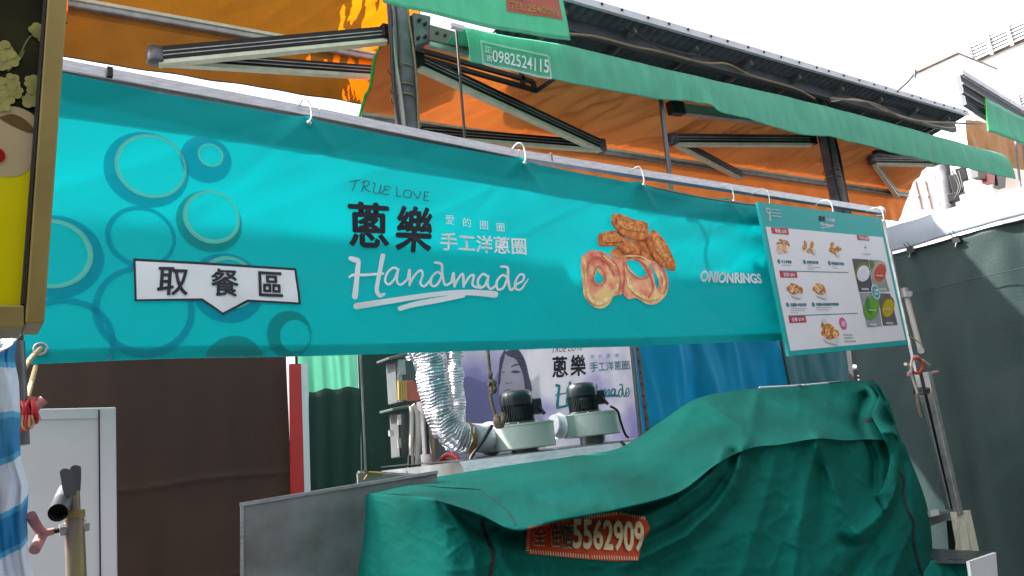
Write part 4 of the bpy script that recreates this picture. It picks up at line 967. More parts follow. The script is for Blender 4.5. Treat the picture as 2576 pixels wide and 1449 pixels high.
MB().tube([PL(-200, 826, 1.33), PL(-230, 2300, 1.33)], .02, 10).build('post', M['zincgrey'], lbx)
fo = sheet(PY(-30, 832, 1.5), PY(72, 822, 1.5), PY(30, 870, 1.45), PY(-30, 900, 1.45), 20, 10, .03, 55, 14, 9)
setp(fo.build('plastic_wrap', M['flex'], solid=.002), 'crumpled silvery plastic wrap under the brass framed box', 'plastic wrap')

# striped sheet at left
def strp(a, b):
    xr = [(840, 44), (900, 34), (960, 46), (1040, 50), (1100, 48), (1160, 52), (1220, 72), (1300, 66), (1400, 72), (1460, 84), (1620, 90)]
    y = 850 + b * 760; xe = xr[-1][1]
    for p_, q_ in zip(xr, xr[1:]):
        if y <= q_[0]: xe = p_[1] + (q_[1] - p_[1]) * (y - p_[0]) / (q_[0] - p_[0]); break
    x = -220 + (xe + 220) * a
    d = .06 * noise.noise(Vector((a * 7, b * 2.2, 4))) + .03 * noise.noise(Vector((a * 15, b * 4, 9)))
    return PY(x, y, 1.6 + d + .12 * max(0, a - .93) / .07)
setp(MB().grid(strp, 70, 100).build('striped_sheet', M['striped'], solid=.002), 'blue and white striped woven plastic sheet bundled at the lower left edge', 'plastic sheet')

# pale cabinet
cb = thing('pale_cabinet', 'pale grey panel cabinet behind the pipe stand at the lower left', 'cabinet', PY(170, 1600, 3.0))
c4 = [PY(-60, 1032, 3.0), PY(292, 1024, 3.0), PY(299, 1800, 3.0), PY(-60, 1800, 3.0)]
MB().prism(c4, (0, .5, 0)).build('body', M['whitepanel'], cb, bevel=.004)
MB().prism([PY(250, 1031, 2.994), PY(289, 1030, 2.994), PY(296, 1800, 2.994), PY(255, 1800, 2.994)], (0, .004, 0)).build('side_strip', M['whitepanel'], cb)
MB().beam(PY(249, 1030, 2.995), PY(255, 1800, 2.995), .004, .004, Vector((0, 1, 0))).build('gap_line', M['dark'], cb)
MB().prism([PY(20, 1048, 2.996), PY(245, 1042, 2.996), PY(246, 1052, 2.996), PY(20, 1057, 2.996)], (0, .004, 0)).build('top_ledge', M['whitepanel'], cb)

# pipe stand with saddle plates
ps = thing('pipe_stand', 'zinc plated pipe stand topped by two saddle plates, pink T handle screw at its side', 'stand', PY(190, 1449, 1.7))
sY = 1.7; PP = lambda x, y, Y=sY: PY(x, y, Y)
rr = .5 * (PP(262 * .4658 * .805, 1449) - PP(212 * .4658 * .805, 1449)).length
Zb = lambda x, y: (.375 * x, 421.9 + .375 * y + 484 - 484)  # placeholder
def Zc(x, y): return (.375 * x, 905.6 + .375 * y)
MB().tube([PP(*Zc(497, 1065)), PP(*Zc(512, 1449)), PP(*Zc(524, 2000))], .0168, 24).build('outer_pipe', M['zinc'], ps)
MB().tube([PP(*Zc(490, 880)), PP(*Zc(497, 1066))], .0112, 20).build('inner_pipe', M['zinc'], ps)
MB().tube([PP(*Zc(494, 1010)), PP(*Zc(495, 1062))], .0187, 24).build('collar', M['brass'], ps)
def plate(pts, dy, th, nm='saddle_plate'):
    sm2 = smoothpts([Vector((x, y, 0)) for x, y in pts + [pts[0]]], 3)[:-1]
    return MB().prism([PP(*Zc(p.x, p.y), Y=sY + dy) for p in sm2], (0, th, 0)).build(nm, M['zincgrey'], ps)
plate([(400, 750), (425, 728), (470, 735), (485, 760), (512, 890), (500, 908), (450, 912), (428, 895)], -.03, .006)
plate([(470, 722), (495, 706), (530, 710), (545, 735), (538, 890), (520, 905), (500, 880)], .03, .006)
a = PP(*Zc(388, 1025), Y=sY - .07); b = PP(*Zc(450, 880), Y=sY + .05)
MB().tube([a, b], .0158, 22, cap=False).tube([a + (b - a) * .001, b], .0135, 22, cap=False).build('cross_pipe', M['zincgrey'], ps)
MB().tube([a + (b - a) * .3, a + (b - a) * .31], .0134, 16).build('pipe_bore', M['dark'], ps)
MB().tube([PP(*Zc(355, 1150)), PP(*Zc(600, 1105))], .0045, 10).build('screw', M['dark'], ps)
for x, y, s in ((432, 1136, 1), (563, 1112, 1)):
    d = (PP(*Zc(600, 1105)) - PP(*Zc(355, 1150))).normalized(); c = PP(*Zc(x, y))
    MB().tube([c - d * .008, c + d * .008], .0115, 6, smooth=False).build('nut', M['alu_dull'], ps, bevel=.002)
ctr = PP(*Zc(288, 1165))
MB().tube([ctr, PP(*Zc(360, 1148))], [.007, .0062], 14).build('handle_neck', M['pink'], ps)
MB().tube(smoothpts([PP(*Zc(205, 1040), Y=sY - .02), PP(*Zc(250, 1120)), ctr], 4), .0086, 14).build('handle_lobe', M['pink'], ps)
MB().tube(smoothpts([PP(*Zc(232, 1275), Y=sY - .02), PP(*Zc(262, 1215)), ctr], 4), .0092, 14).build('handle_lobe', M['pink'], ps)

# second pink handle with red cord wound round it, on a pole behind the striped sheet
Y2 = 2.3
th = thing('cord_wrapped_clamp', 'pink clamp handle wrapped in red and yellow cord beside the striped sheet', 'clamp', PY(62, 1050, Y2))
MB().tube([PY(40, 860, Y2), PY(52, 1120, Y2)], .02, 12).build('pole', M['zincgrey'], th)
MB().tube([PY(72, 1040, Y2), PY(110, 1005, Y2)], [.011, .012], 12).build('handle_lobe', M['pink'], th)
MB().tube([PY(72, 1020, Y2), PY(78, 998, Y2)], [.012, .015], 12).build('handle_lobe', M['pink'], th)
MB().tube([PY(80, 1030, Y2), PY(90, 1060, Y2)], [.012, .013], 12).build('handle_lobe', M['pink'], th)
for k in range(11):
    c = PY(46 + k * 4.2, 1034, Y2 - .0); MB().ring(c, (1, .25 * math.sin(k), .3 * math.cos(k * 2)), .026 + .004 * math.sin(k * 3), .0045, 20, 6).build('cord_turn', M['redcord' if k % 4 else 'rope_l'], th)
for k in range(4):
    P = [PY(50 + k * 8, 1045, Y2 - .03), PY(46 + k * 9, 1070, Y2 - .035), PY(60 + k * 6, 1085 - k * 3, Y2 - .035), PY(72 + k * 4, 1065, Y2 - .03), PY(70 + k * 3, 1045, Y2 - .03)]
    MB().tube(smoothpts(P, 4), .003, 6).build('cord_loop', M['rope_l' if k % 2 else 'redcord'], th)

# ================================================================== KITCHEN GEAR
# stainless side panel
sp_ = thing('steel_side_panel', 'stainless steel panel with folded rim between the brown tarp and the green cover', 'metal panel', PY(700, 1440, 2.9))
s4 = [PY(608, 1272, 2.9), PY(1100, 1190, 2.9), PY(1100, 1700, 2.9), PY(608, 1700, 2.9)]
MB().prism(s4, (0, .02, 0)).build('sheet', M['steel'], sp_)
MB().beam(s4[0] + Vector((0, .01, .004)), s4[1] + Vector((0, .01, .004)), .035, .012).build('top_rim', M['alu'], sp_)
MB().beam(s4[0] + Vector((.0, -.003, 0)), s4[3] + Vector((.0, -.003, 0)), .010, .006, Vector((0, 1, 0))).build('side_rim', M['alu'], sp_)
fl = sheet(PY(500, 1452, 3.0), PY(640, 1430, 3.0), PY(640, 1600, 2.8), PY(500, 1600, 2.8), 10, 10, .02, 3, 8, 8)
# small tray with wing bolt behind panel
tr = thing('steel_tray', 'small open steel tray with a wing bolt in front of the lower electric box', 'tray', PY(960, 1200, 3.5))
MB().prism([PY(900, 1190, 3.5), PY(1050, 1197, 3.5), PY(1050, 1260, 3.5), PY(904, 1260, 3.5)], (0, .015, 0)).build('front_face', M['steel'], tr)
MB().beam(PY(902, 1188, 3.52), PY(1052, 1195, 3.52), .02, .012).build('rim', M['alu'], tr)
MB().tube([PY(930, 1190, 3.47), PY(960, 1192, 3.47)], .008, 8).build('wing_bolt', M['brass'], tr)
MB().prism([PY(914, 1182, 3.46), PY(932, 1188, 3.46), PY(930, 1200, 3.46), PY(916, 1206, 3.46), PY(924, 1194, 3.46)], (0, .008, 0)).build('wing', M['brass'], tr)

# electric boxes
Z6 = lambda x, y: (925.8 + .28135 * x, 853.3 + .28135 * y)
def zz(x, y, Y): return PY(*Z6(x, y), Y)
def ebox(label, P, lid, Y, extra=None):
    t = thing('electric_box', label, 'electric box', zz(*P[3], Y), 'electric boxes on the nearer post')
    MB().prism([zz(x, y, Y) for x, y in P], (0, .11, 0)).build('casing', M['boxgrey'], t, bevel=.005)
    MB().prism([zz(x, y, Y - .03) for x, y in lid], (0, .15, .0)).build('lid', M['boxgrey'], t, bevel=.003)
    return t
t = ebox('upper open grey electric box with copper contacts, beside the foil duct', [(240, 192), (400, 185), (495, 550), (262, 568)], [(185, 160), (350, 120), (360, 150), (192, 182)], 3.72)
MB().prism([zz(x, y, 3.712) for x, y in ((262, 190), (300, 190), (312, 560), (280, 562))], (0, .006, 0)).build('door_strip', M['alu_dull'], t)
MB().prism([zz(x, y, 3.710) for x, y in ((345, 365), (410, 365), (470, 545), (345, 555))], (0, .006, 0)).build('inner_panel', M['faded_red'], t)
for k in range(4): MB().tube([zz(275 + k * 20, 370, 3.705), zz(278 + k * 20, 545, 3.705)], .007, 6).build('contact', M['faded_gold'], t)
MB().box(zz(300, 250, 3.71), .04, .012, .08).build('hinge', M['alu_dull'], t)
t = ebox('lower closed grey electric box with jutting lid above the steel tray', [(275, 655), (470, 640), (490, 1030), (292, 1054)], [(215, 617), (390, 582), (394, 608), (220, 640)], 3.7)
MB().prism([zz(x, y, 3.693) for x, y in ((270, 650), (280, 650), (296, 1050), (286, 1050))], (0, .006, 0)).build('door_gap', M['dark'], t)
for y in (720, 930): MB().box(zz(278, y, 3.69), .016, .014, .05).build('hinge', M['alu_dull'], t)
MB().box(zz(205, 840, 3.69), .02, .02, .03).build('latch', M['alu_dull'], t)
# conduits
for lb, m, r_, P in (('thick white conduit bending down in front of the lower electric box', 'cable_w', .016, [(395, 590), (430, 650), (445, 800), (440, 1000), (430, 1270)]),
                 ('second pale conduit left of the thick white one', 'cable_w', .011, [(385, 600), (390, 750), (385, 1000), (400, 1150), (385, 1280)]),
                 ('black cable hanging below the lower electric box', 'cable_b', .009, [(370, 1040), (365, 1150), (335, 1280)]),
                 ('dark grey cable hanging right of the black one below the box', 'column', .008, [(400, 1050), (415, 1150), (440, 1280)]),
                 ('tan cable running down the nearer post behind the foil duct', 'cable_t', .010, [(580, 860), (585, 1050), (605, 1180), (625, 1280)])):
    setp(MB().tube(smoothpts([zz(x, y, 3.66) for x, y in P], 5), r_, 10).build('cable', M[m]), lb, 'cable')
# red cloth/hose beside post
rc = thing('hose_coil', 'coil of red and white hose beside the base of the foil duct', 'hose', zz(740, 1230, 3.6))
for k in range(5): MB().ring(zz(735 + k * 7, 1165, 3.62 + k * .01), (.9, .3, .15 * k), .075, .013, 20, 8).build('hose_turn', M['red' if k not in (1, 3) else 'offwhite'], rc)

# foil ducts
def duct(label, P, r_, Y, sleeve=False):
    pts = smoothpts([zz(x, y, Y) if len((x, y)) == 2 else 0 for x, y in P], 14)
    t = thing('foil_duct', label, 'duct', pts[-1], 'foil ducts')
    # resample evenly, ribbed
    L = [0]
    for a, b in zip(pts, pts[1:]): L.append(L[-1] + (b - a).length)
    n = int(L[-1] / .005); out = []; rs = []
    j = 0
    for i in range(n + 1):
        s = L[-1] * i / n
        while j < len(L) - 2 and L[j + 1] < s: j += 1
        f_ = (s - L[j]) / max(1e-6, L[j + 1] - L[j]); p = pts[j].lerp(pts[j + 1], f_)
        out.append(p); rs.append(r_ * (1 + .035 * (1 if i % 3 == 0 else -.3) + .14 * noise.noise(Vector((s * 9, 1, 0)))))
    m = MB().tube(out, rs, 28)
    for v in range(len(m.v)): 
        q_ = m.v[v]; m.v[v] = q_ + Vector((noise.noise(q_ * 22), noise.noise(q_ * 22 + Vector((5, 0, 0))), noise.noise(q_ * 22 + Vector((0, 7, 0))))) * .011
    m.smooth = [False] * len(m.smooth)
    m.build('foil_tube', M['flex'], t); return t
d1 = duct('large crinkled foil duct bending into the front blower', [(480, -60), (540, 120), (590, 400), (650, 650), (740, 830), (870, 890)], .076, 3.45)
MB().tube([zz(866, 886, 3.45), zz(905, 880, 3.45)], .078, 24).build('tape_band', mat('brown_tape', '#8a6a30', .5), d1)
MB().tube(smoothpts([zz(895, 880, 3.45), zz(1000, 885, 3.5), zz(1075, 890, 3.54), zz(1125, 885, 3.56)], 5), [.072] * 5 + [.074] * 5 + [.082, .088, .088, .084, .08, .074], 24).build('sleeve', M['sleeve'], d1)
duct('second foil duct hanging straight down behind the large one', [(770, -60), (775, 200), (785, 450), (800, 700), (800, 800)], .046, 3.85)
duct('third foil duct, slim, at the left of the large one', [(340, -60), (385, 130), (420, 330), (450, 520)], .034, 3.8)

# blowers
def blower(label, cx, Y, motor, scale=1):
    """cx: (housing centre x,y in crop px)"""
    c = zz(cx[0], cx[1], Y); base = Vector((c.x, c.y, c.z - .2 * scale))
    t = thing('blower_fan', label, 'blower', base, 'extractor blowers on the hood')
    R_, H = .166 * scale, .128 * scale
    prof = [(.001, -H / 2), (R_ * .985, -H / 2), (R_, -H / 2 + .006), (R_, H / 2 - .012), (R_ * 1.015, H / 2 - .01), (R_ * 1.015, H / 2), (.001, H / 2)]
    MB().lathe(c, prof, 56, smooth=False).build('housing', M['blower'], t)
    mc = c + Vector(motor)
    r2_ = .083 * scale
    mb_ = MB(); mb_.lathe(mc, [(.001, H / 2), (r2_ * .93, H / 2), (r2_ * .93, H / 2 + .115 * scale), (.001, H / 2 + .115 * scale)], 30)
    body = mb_.build('motor_body', M['motor'], t)
    fin = MB()
    for k in range(44):
        a = 2 * math.pi * k / 44; d = Vector((math.cos(a), math.sin(a), 0)); p = mc + d * r2_ * .96
        fin.beam(p + Vector((0, 0, H / 2 + .01)), p + Vector((0, 0, H / 2 + .11 * scale)), r2_ * .14, .004, d.cross(Vector((0, 0, 1))))
    fin.build('cooling_fins', M['motor'], body)
    h0 = H / 2 + .11 * scale
    MB().lathe(mc, [(r2_ * 1.04, h0 - .01), (r2_ * 1.06, h0 + .005), (r2_ * 1.06, h0 + .03), (r2_ * 1.0, h0 + .052), (r2_ * .86, h0 + .064), (r2_ * .5, h0 + .070), (.001, h0 + .071)], 32).build('motor_cap', M['motor'], t)
    MB().lathe(mc, [(r2_ * 1.0, H / 2), (r2_ * 1.15, H / 2), (r2_ * 1.15, H / 2 + .012), (.001, H / 2 + .012)], 24).build('motor_flange', M['motor'], t)
    jb_ = MB().box(mc + Vector((r2_ * 1.2, -.03, H / 2 + .085 * scale)), .06, .06, .085, -.4).build('junction_box', M['motor'], t, bevel=.008)
    MB().tube([mc + Vector((r2_ * 1.2, -.06, H / 2 + .08)), mc + Vector((r2_ * 1.3, -.09, H / 2 + .04))], .010, 10).build('cable_gland', M['dark'], jb_)
    MB().lathe(c + Vector((0.0, 0, 0)), [(.072 * scale, -H / 2), (.072 * scale, -H / 2 - .09)], 28).build('inlet_collar', M['steel'], t)
    for k in range(10):
        a = 2 * math.pi * k / 10 + .2; MB().lathe(c + Vector((math.cos(a) * R_ * .93, math.sin(a) * R_ * .93, H / 2)), [(.006, 0), (.006, .005), (.001, .006)], 6).build('screw', M['alu_dull'], t)
    return t, c
t1, c1_ = blower('front white blower with a dark finned motor, nearer the foil duct', (1390, 870), 3.45, (-.02, .0, 0))
t2, c2_ = blower('rear white blower with a dark finned motor, at the right', (1990, 765), 3.62, (-.035, .0, 0), 1.03)
MB().prism([c1_ + Vector((-.12, +.03, -.06)), c1_ + Vector((-.22, +.04, -.06)), c1_ + Vector((-.22, +.04, .06)), c1_ + Vector((-.12, +.03, .06))], (0, .14, 0)).build('outlet_duct', M['blower'], t1)
MB().prism([c2_ + Vector((-.12, -.06, -.06)), c2_ + Vector((-.22, -.05, -.06)), c2_ + Vector((-.22, -.05, .06)), c2_ + Vector((-.12, -.06, .06))], (0, .14, 0)).build('outlet_duct', M['blower'], t2)
# white sleeve between the two
MB().tube(smoothpts([zz(1650, 770, 3.62), zz(1690, 775, 3.62), zz(1712, 775, 3.62)], 4), [.06, .062, .06, .058, .06, .064, .066, .07, .075], 20).build('sleeve', M['sleeve'], t2)
setp(MB().tube(smoothpts([zz(2165, 600, 3.4), zz(2230, 640, 3.4), zz(2260, 740, 3.42), (zz(2300, 850, 3.45)), zz(2330, 880, 3.45)], 5), .007, 8).build('power_cable', M['cable_b']), 'black power cable curving from the rear motor down to the hood', 'cable')
setp(MB().tube(smoothpts([zz(1110, 770, 3.3), zz(1020, 920, 3.3), zz(920, 1060, 3.3), zz(895, 1180, 3.3)], 5), .009, 8).build('power_cable', M['cable_b']), 'black cable slanting down from the knotted rope in front of the sleeve', 'cable')
# knotted rope
rp = thing('knotted_rope', 'brown knotted rope hanging beside the front blower motor', 'rope', zz(1180, 740, 3.35))
RY = 3.2
pts = smoothpts([zz(x, y, RY) for x, y in ((1066, 40), (1078, 180), (1092, 320), (1105, 420), (1098, 520), (1122, 620), (1150, 720), (1165, 770))], 8)
for ph in (0, 2.1, 4.2):
    P = []
    for i, p in enumerate(pts): P.append(p + Vector((math.cos(i * 1.3 + ph), 0, 0)) * .0045 + Vector((0, math.sin(i * 1.3 + ph), 0)) * .0045)
    MB().tube(P, .0052, 7).build('strand', M['rope'], rp)
for x, y, k in ((1092, 318, .025), (1108, 400, .032), (1118, 450, .03), (1172, 735, .05), (1195, 700, .036)):
    kb = MB()
    for j in range(3): kb.ring(zz(x, y, RY - .01), Vector((math.sin(j * 2 + x), math.cos(j * 1.7), .6 * math.sin(j + y))), k * .48, k * .25, 14, 8)
    kb.build('knot', M['rope'], rp)

# hood under the blowers
hd = thing('steel_hood', 'long stainless steel hood carrying the two blowers', 'hood', zz(1500, 1100, 3.4))
ha = zz(815, 1092, 3.15); hb_ = zz(2700, 860, 3.15)
ztop = ha.z
xL = ha.x; xR = xL + 2.0
MB().add([(xL, 3.15, ztop), (xR, 3.15, ztop), (xR, 3.95, ztop + .02), (xL, 3.95, ztop + .02)], [(0, 1, 2, 3)]).build('top_plate', M['steel_dark'], hd, solid=.004)
MB().add([(xL, 3.1, ztop - .06), (xR, 3.1, ztop - .06), (xR, 3.15, ztop), (xL, 3.15, ztop)], [(0, 1, 2, 3)]).build('front_lip', M['alu'], hd)
MB().add([(xL, 3.1, ztop - .065), (xL, 3.1, ztop - .5), (xR, 3.1, ztop - .5), (xR, 3.1, ztop - .065)], [(0, 1, 2, 3)]).build('front_face', M['steel'], hd)
MB().add([(xL, 3.1, ztop - .5), (xL, 3.1, ztop - .06), (xL, 3.15, ztop - .002), (xL, 3.95, ztop), (xL, 3.95, ztop - .5)], [(0, 1, 2, 3, 4)]).build('end_face', M['steel'], hd)
MB().beam((xL + 1.0, 3.09, ztop - .065), (xL + 1.0, 3.155, ztop + .004), .02, .01).build('seam_strip', M['dark'], hd)
# poster stand + poster
PYY = 4.7
pt = thing('photo_poster', 'pale lilac poster showing a hooded face and shop lettering behind the blowers', 'poster', PY(1350, 1100, PYY))
def psurf(X, Z, l): return Vector((X, PYY + .03 * noise.noise(Vector((X * 2.5, Z * 1.5, 2))) + .01 * noise.noise(Vector((X * 7, Z * 3, 2))) - l, Z))
x0_ = PY(1100, 950, PYY).x; x1_ = PY(1597, 950, PYY).x; zt2 = 2.75; zb2 = 1.0
MB().grid(lambda a, b: psurf(x0_ + (x1_ - x0_) * a, zt2 + (zb2 - zt2) * b, 0), 90, 60).build('sheet', M['poster'], pt)
unP = planeY(PYY); PP2 = lambda: Print(psurf, unP, .06)
def z6(pts): return [Z6(*p) for p in pts]
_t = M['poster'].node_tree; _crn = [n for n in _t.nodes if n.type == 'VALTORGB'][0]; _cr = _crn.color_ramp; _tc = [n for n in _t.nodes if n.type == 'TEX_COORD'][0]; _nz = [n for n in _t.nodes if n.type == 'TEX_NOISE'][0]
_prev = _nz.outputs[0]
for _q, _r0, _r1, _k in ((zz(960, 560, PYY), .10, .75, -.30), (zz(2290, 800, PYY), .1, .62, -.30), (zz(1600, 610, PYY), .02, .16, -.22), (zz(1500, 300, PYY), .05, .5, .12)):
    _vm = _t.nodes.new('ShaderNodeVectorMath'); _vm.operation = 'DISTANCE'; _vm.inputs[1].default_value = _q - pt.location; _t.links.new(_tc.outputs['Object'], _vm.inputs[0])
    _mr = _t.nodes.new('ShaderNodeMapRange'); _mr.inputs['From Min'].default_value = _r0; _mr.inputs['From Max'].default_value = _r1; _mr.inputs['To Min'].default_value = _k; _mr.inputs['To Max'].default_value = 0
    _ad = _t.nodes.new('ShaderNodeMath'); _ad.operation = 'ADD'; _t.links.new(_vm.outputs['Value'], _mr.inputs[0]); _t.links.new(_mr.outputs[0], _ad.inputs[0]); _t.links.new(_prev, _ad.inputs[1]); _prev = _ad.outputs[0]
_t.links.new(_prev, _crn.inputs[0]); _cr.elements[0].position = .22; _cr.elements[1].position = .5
PP2().poly(z6([(1200, 130), (1260, 95), (1330, 100), (1390, 200), (1420, 320), (1450, 460), (1390, 480), (1370, 330), (1310, 190), (1250, 160)]), .012, sm=3).poly(z6([(1160, 180), (1195, 110), (1215, 110), (1180, 260), (1170, 400), (1155, 400)]), .012, sm=2).build('hair_print', 'hairprint', pt)
PP2().poly(z6([(1205, 130), (1290, 110), (1350, 200), (1385, 330), (1392, 460), (1360, 560), (1290, 640), (1220, 620), (1175, 540), (1165, 380), (1180, 230)]), .010, sm=4).build('face_print', 'skinprint', pt)
pr = PP2()
pr.poly(z6([(1258, 248), (1300, 225), (1345, 228), (1345, 236), (1305, 238), (1262, 256)]), .014); pr.poly(z6([(1255, 297), (1285, 284), (1318, 286), (1345, 298), (1315, 306), (1280, 306)]), .014, sm=2)
pr.poly(z6([(1212, 388), (1225, 396), (1240, 398), (1240, 404), (1215, 400)]), .014); pr.poly(z6([(1250, 398), (1266, 386), (1268, 394), (1254, 402)]), .014); pr.poly(z6([(1185, 300), (1200, 292), (1206, 300), (1190, 306)]), .014)
pr.build('eye_brow_print', 'hairprint', pt)
pr = PP2(); pr.poly(z6([(1195, 468), (1230, 452), (1260, 456), (1305, 458), (1270, 468), (1230, 470)]), .015); pr.poly(z6([(1205, 474), (1250, 472), (1295, 468), (1270, 488), (1225, 492)]), .016, sm=2)
pr.build('lips_print', 'lipprint', pt)
pr = PP2()
pr.text('蔥', z6([(1645, 158), (1770, 155), (1785, 330), (1648, 345)]), .006, .03); pr.text('樂', z6([(1800, 148), (1925, 142), (1938, 325), (1808, 332)]), .006, .03)
pr.text('TRUE LOVE', z6([(1640, 62), (1912, 55), (1912, 100), (1636, 125)]), .006, 0, .3)
pr.build('name_lettering', 'dark_ink', pt)
pr = PP2()
pr.text('手工洋蔥圈', z6([(1965, 208), (2330, 190), (2340, 268), (1970, 298)]), .006, .01)
for k, ch in enumerate('愛的圈圈'): pr.text(ch, z6([(1975 + k * 78, 145 - k * 5), (2005 + k * 78, 143 - k * 5), (2005 + k * 78, 172 - k * 5), (1975 + k * 78, 178 - k * 5)]), .006)
Hs = lambda x, y: Z6(1680 + (x - 200) * .56, 398 + (y - 510) * .72 - (x - 200) * .05)
for i, (s_, w_) in enumerate(HM[:-2]): pr.stroke([Hs(*p) for p in s_], [q_ * .62 for q_ in w_] if isinstance(w_, list) else w_ * .85, .008 + .0004 * i)
pr.stroke(z6([(1690, 615), (1900, 565), (2060, 520), (2195, 505)]), 6, .016)
pr.build('teal_lettering', 'poster_teal', pt)
fr = thing('poster_frame', 'slanting dark metal upright at the right edge of the poster', 'frame', PY(1612, 1080, 4.6))
MB().tube([PY(1588, 860, 4.6), PY(1612, 1100, 4.6)], .018, 12).build('tube', M['zincgrey'], fr)
MB().beam(PY(1602, 860, 4.62), PY(1632, 1100, 4.62), .02, .03).build('slotted_rail', M['column'], fr)
for k in range(8): MB().box(PY(1604 + k * 3.6, 880 + k * 29, 4.6), .008, .008, .02).build('slot', M['dark'], fr)

# items in the dark gap left of right tripod
sk = thing('wall_socket_panel', 'dark panel with a shiny lamp cap and cable under the menu board', 'panel', PY(2150, 960, 4.6))
MB().prism([PY(2140, 880, 4.6), PY(2200, 876, 4.6), PY(2218, 1010, 4.6), PY(2155, 1015, 4.6)], (0, .05, 0)).build('panel', M['dark'], sk)
MB().lathe(PY(2155, 925, 4.56), [(.001, -.03), (.03, -.03), (.035, .03), (.001, .03)], 16, Vector((0, 1, .2))).build('lamp_cap', M['alu'], sk)
for k in range(3): MB().box(PY(2163, 945 + k * 10, 4.57), .05, .02, .012).build('vent_slat', M['alu_dull'], sk)
MB().tube(smoothpts([PY(2168, 880, 4.5), PY(2180, 920, 4.5), PY(2178, 955, 4.5)], 4), .008, 6).build('cable', M['cable_w'], sk)

# ================================================================== RIGHT STAND (leaning rails)
Z3 = lambda x, y: (1610 + .375 * x, 450.8 + .375 * y)      # crop (2000,560)
Z3b = lambda x, y: (1610 + .375 * x, 905.6 + .375 * y)     # crop (2000,1125)
TY = 2.45
st = thing('leaning_stand', 'leaning aluminium stand with clamps and red cord between menu board and charcoal tarp', 'stand', PY(*Z3b(2240, 1400), TY))
def tpt(z, x, y, Y=TY): return PY(*z(x, y), Y)
MB().tube([tpt(Z3, 1775, 735), tpt(Z3, 1885, 1160)], .016, 14).build('inner_pole', M['cable_w'], st)
MB().tube([tpt(Z3, 1770, 730), tpt(Z3, 1785, 790)], .022, 14).build('pole_cap', M['alu_dull'], st)
MB().beam(tpt(Z3b, 1925, 80), tpt(Z3b, 2140, 1040), .035, .045).build('rail', M['alu_dull'], st, bevel=.003)
MB().beam(tpt(Z3b, 1860, 80, TY + .06), tpt(Z3b, 2075, 1000, TY + .06), .03, .03).build('rear_rail', M['alu'], st, bevel=.003)
MB().beam(tpt(Z3b, 1880, 60, TY + .03), tpt(Z3b, 2110, 1000, TY + .03), .02, .02).build('cable_channel', M['dark'], st)
MB().prism([tpt(Z3b, 2115, 1020), tpt(Z3b, 2175, 1010), tpt(Z3b, 2215, 1275), tpt(Z3b, 2160, 1275)], (0, .03, 0)).build('foot_bracket', M['armwhite'], st)
MB().prism([tpt(Z3b, 2175, 1020, TY + .05), tpt(Z3b, 2215, 1008, TY + .05), tpt(Z3b, 2275, 1280, TY + .05), tpt(Z3b, 2225, 1280, TY + .05)], (0, .03, 0)).build('foot_bracket', M['armwhite'], st)
MB().tube([tpt(Z3b, 2140, 1080, TY - .03), tpt(Z3b, 2120, 1275, TY - .03)], .006, 6).build('stay_wire', M['cable_w'], st)
for x, y in ((1805, 770), (1885, 1150), (1850, 1200)): MB().tube([tpt(Z3, x, y, TY - .03), tpt(Z3, x + 5, y, TY + .03)], .018, 10).build('clamp', M['alu_dull'], st)
MB().ring(tpt(Z3, 1855, 1250, TY - .03), (.3, 1, .2), .045, .009, 20, 8).build('red_strap', mat('orange_red_strap', '#a83a20', .6), st)
for a, b in (((1780, 1240), (1820, 1275)), ((1890, 1215), (1940, 1250)), ((1800, 1310), (1825, 1270))): MB().tube([tpt(Z3, *a, TY - .04), tpt(Z3, *b, TY - .02)], .010, 8).build('lever', M['cable_w' if a[0] != 1800 else 'pink'], st)
MB().tube([tpt(Z3, 1955, 1300, TY), tpt(Z3, 1995, 1293, TY)], .010, 8).build('pink_knob', M['pink'], st)
MB().tube(smoothpts([tpt(Z3, 1825, 1200, TY - .04), tpt(Z3, 1815, 1290, TY - .04), tpt(Z3, 1850, 1400, TY - .04), tpt(Z3, 1860, 1440, TY - .04)], 4), .007, 6).build('cable', M['cable_w'], st)
MB().tube(smoothpts([tpt(Z3b, 1860, 200, TY - .03), tpt(Z3b, 1862, 290, TY - .03), tpt(Z3b, 1885, 385, TY - .03)], 4), .009, 6).build('frayed_rope', M['rope'], st)
MB().tube([tpt(Z3, 1800, 1045, TY - .03), tpt(Z3, 1885, 1105, TY - .03)], .004, 6).build('string', M['rope_l'], st)
for k in range(4): MB().ring(tpt(Z3b, 1890, 195 + k * 9, TY + .0), (.2, 0, 1), .042, .003, 14, 6).build('wire_wrap', M['dark'], st)
# steel shelf and white box
sh = thing('steel_shelf', 'short steel shelf behind the green cover at the right, under the leaning stand', 'shelf', PY(*Z3b(2010, 1100), 2.6))
MB().prism([tpt(Z3b, 1940, 1055, 2.55), tpt(Z3b, 2100, 1020, 2.55), tpt(Z3b, 2100, 1060, 2.55), tpt(Z3b, 1950, 1115, 2.55)], (0, .2, .01)).build('shelf_face', M['steel'], sh)
MB().beam(tpt(Z3b, 1940, 1035, 2.53), tpt(Z3b, 1995, 1020, 2.53), .02, .03).build('white_clip', M['offwhite'], sh)
MB().beam(tpt(Z3b, 2090, 1080, 2.6), tpt(Z3b, 2105, 1280, 2.6), .04, .04).build('leg', M['steel_dark'], sh)
bx = thing('white_bin', 'white open bin with a steel rim at the lower right corner', 'bin', tpt(Z3b, 2300, 1500, 2.3))
f0 = tpt(Z3b, 2210, 1352, 2.0); f1 = tpt(Z3b, 2378, 1290, 2.0)
MB().prism([f0, tpt(Z3b, 2388, 1292, 2.0), tpt(Z3b, 2420, 1700, 2.0), tpt(Z3b, 2260, 1700, 2.0)], (0, .015, 0)).build('front_wall', M['offwhite'], bx)
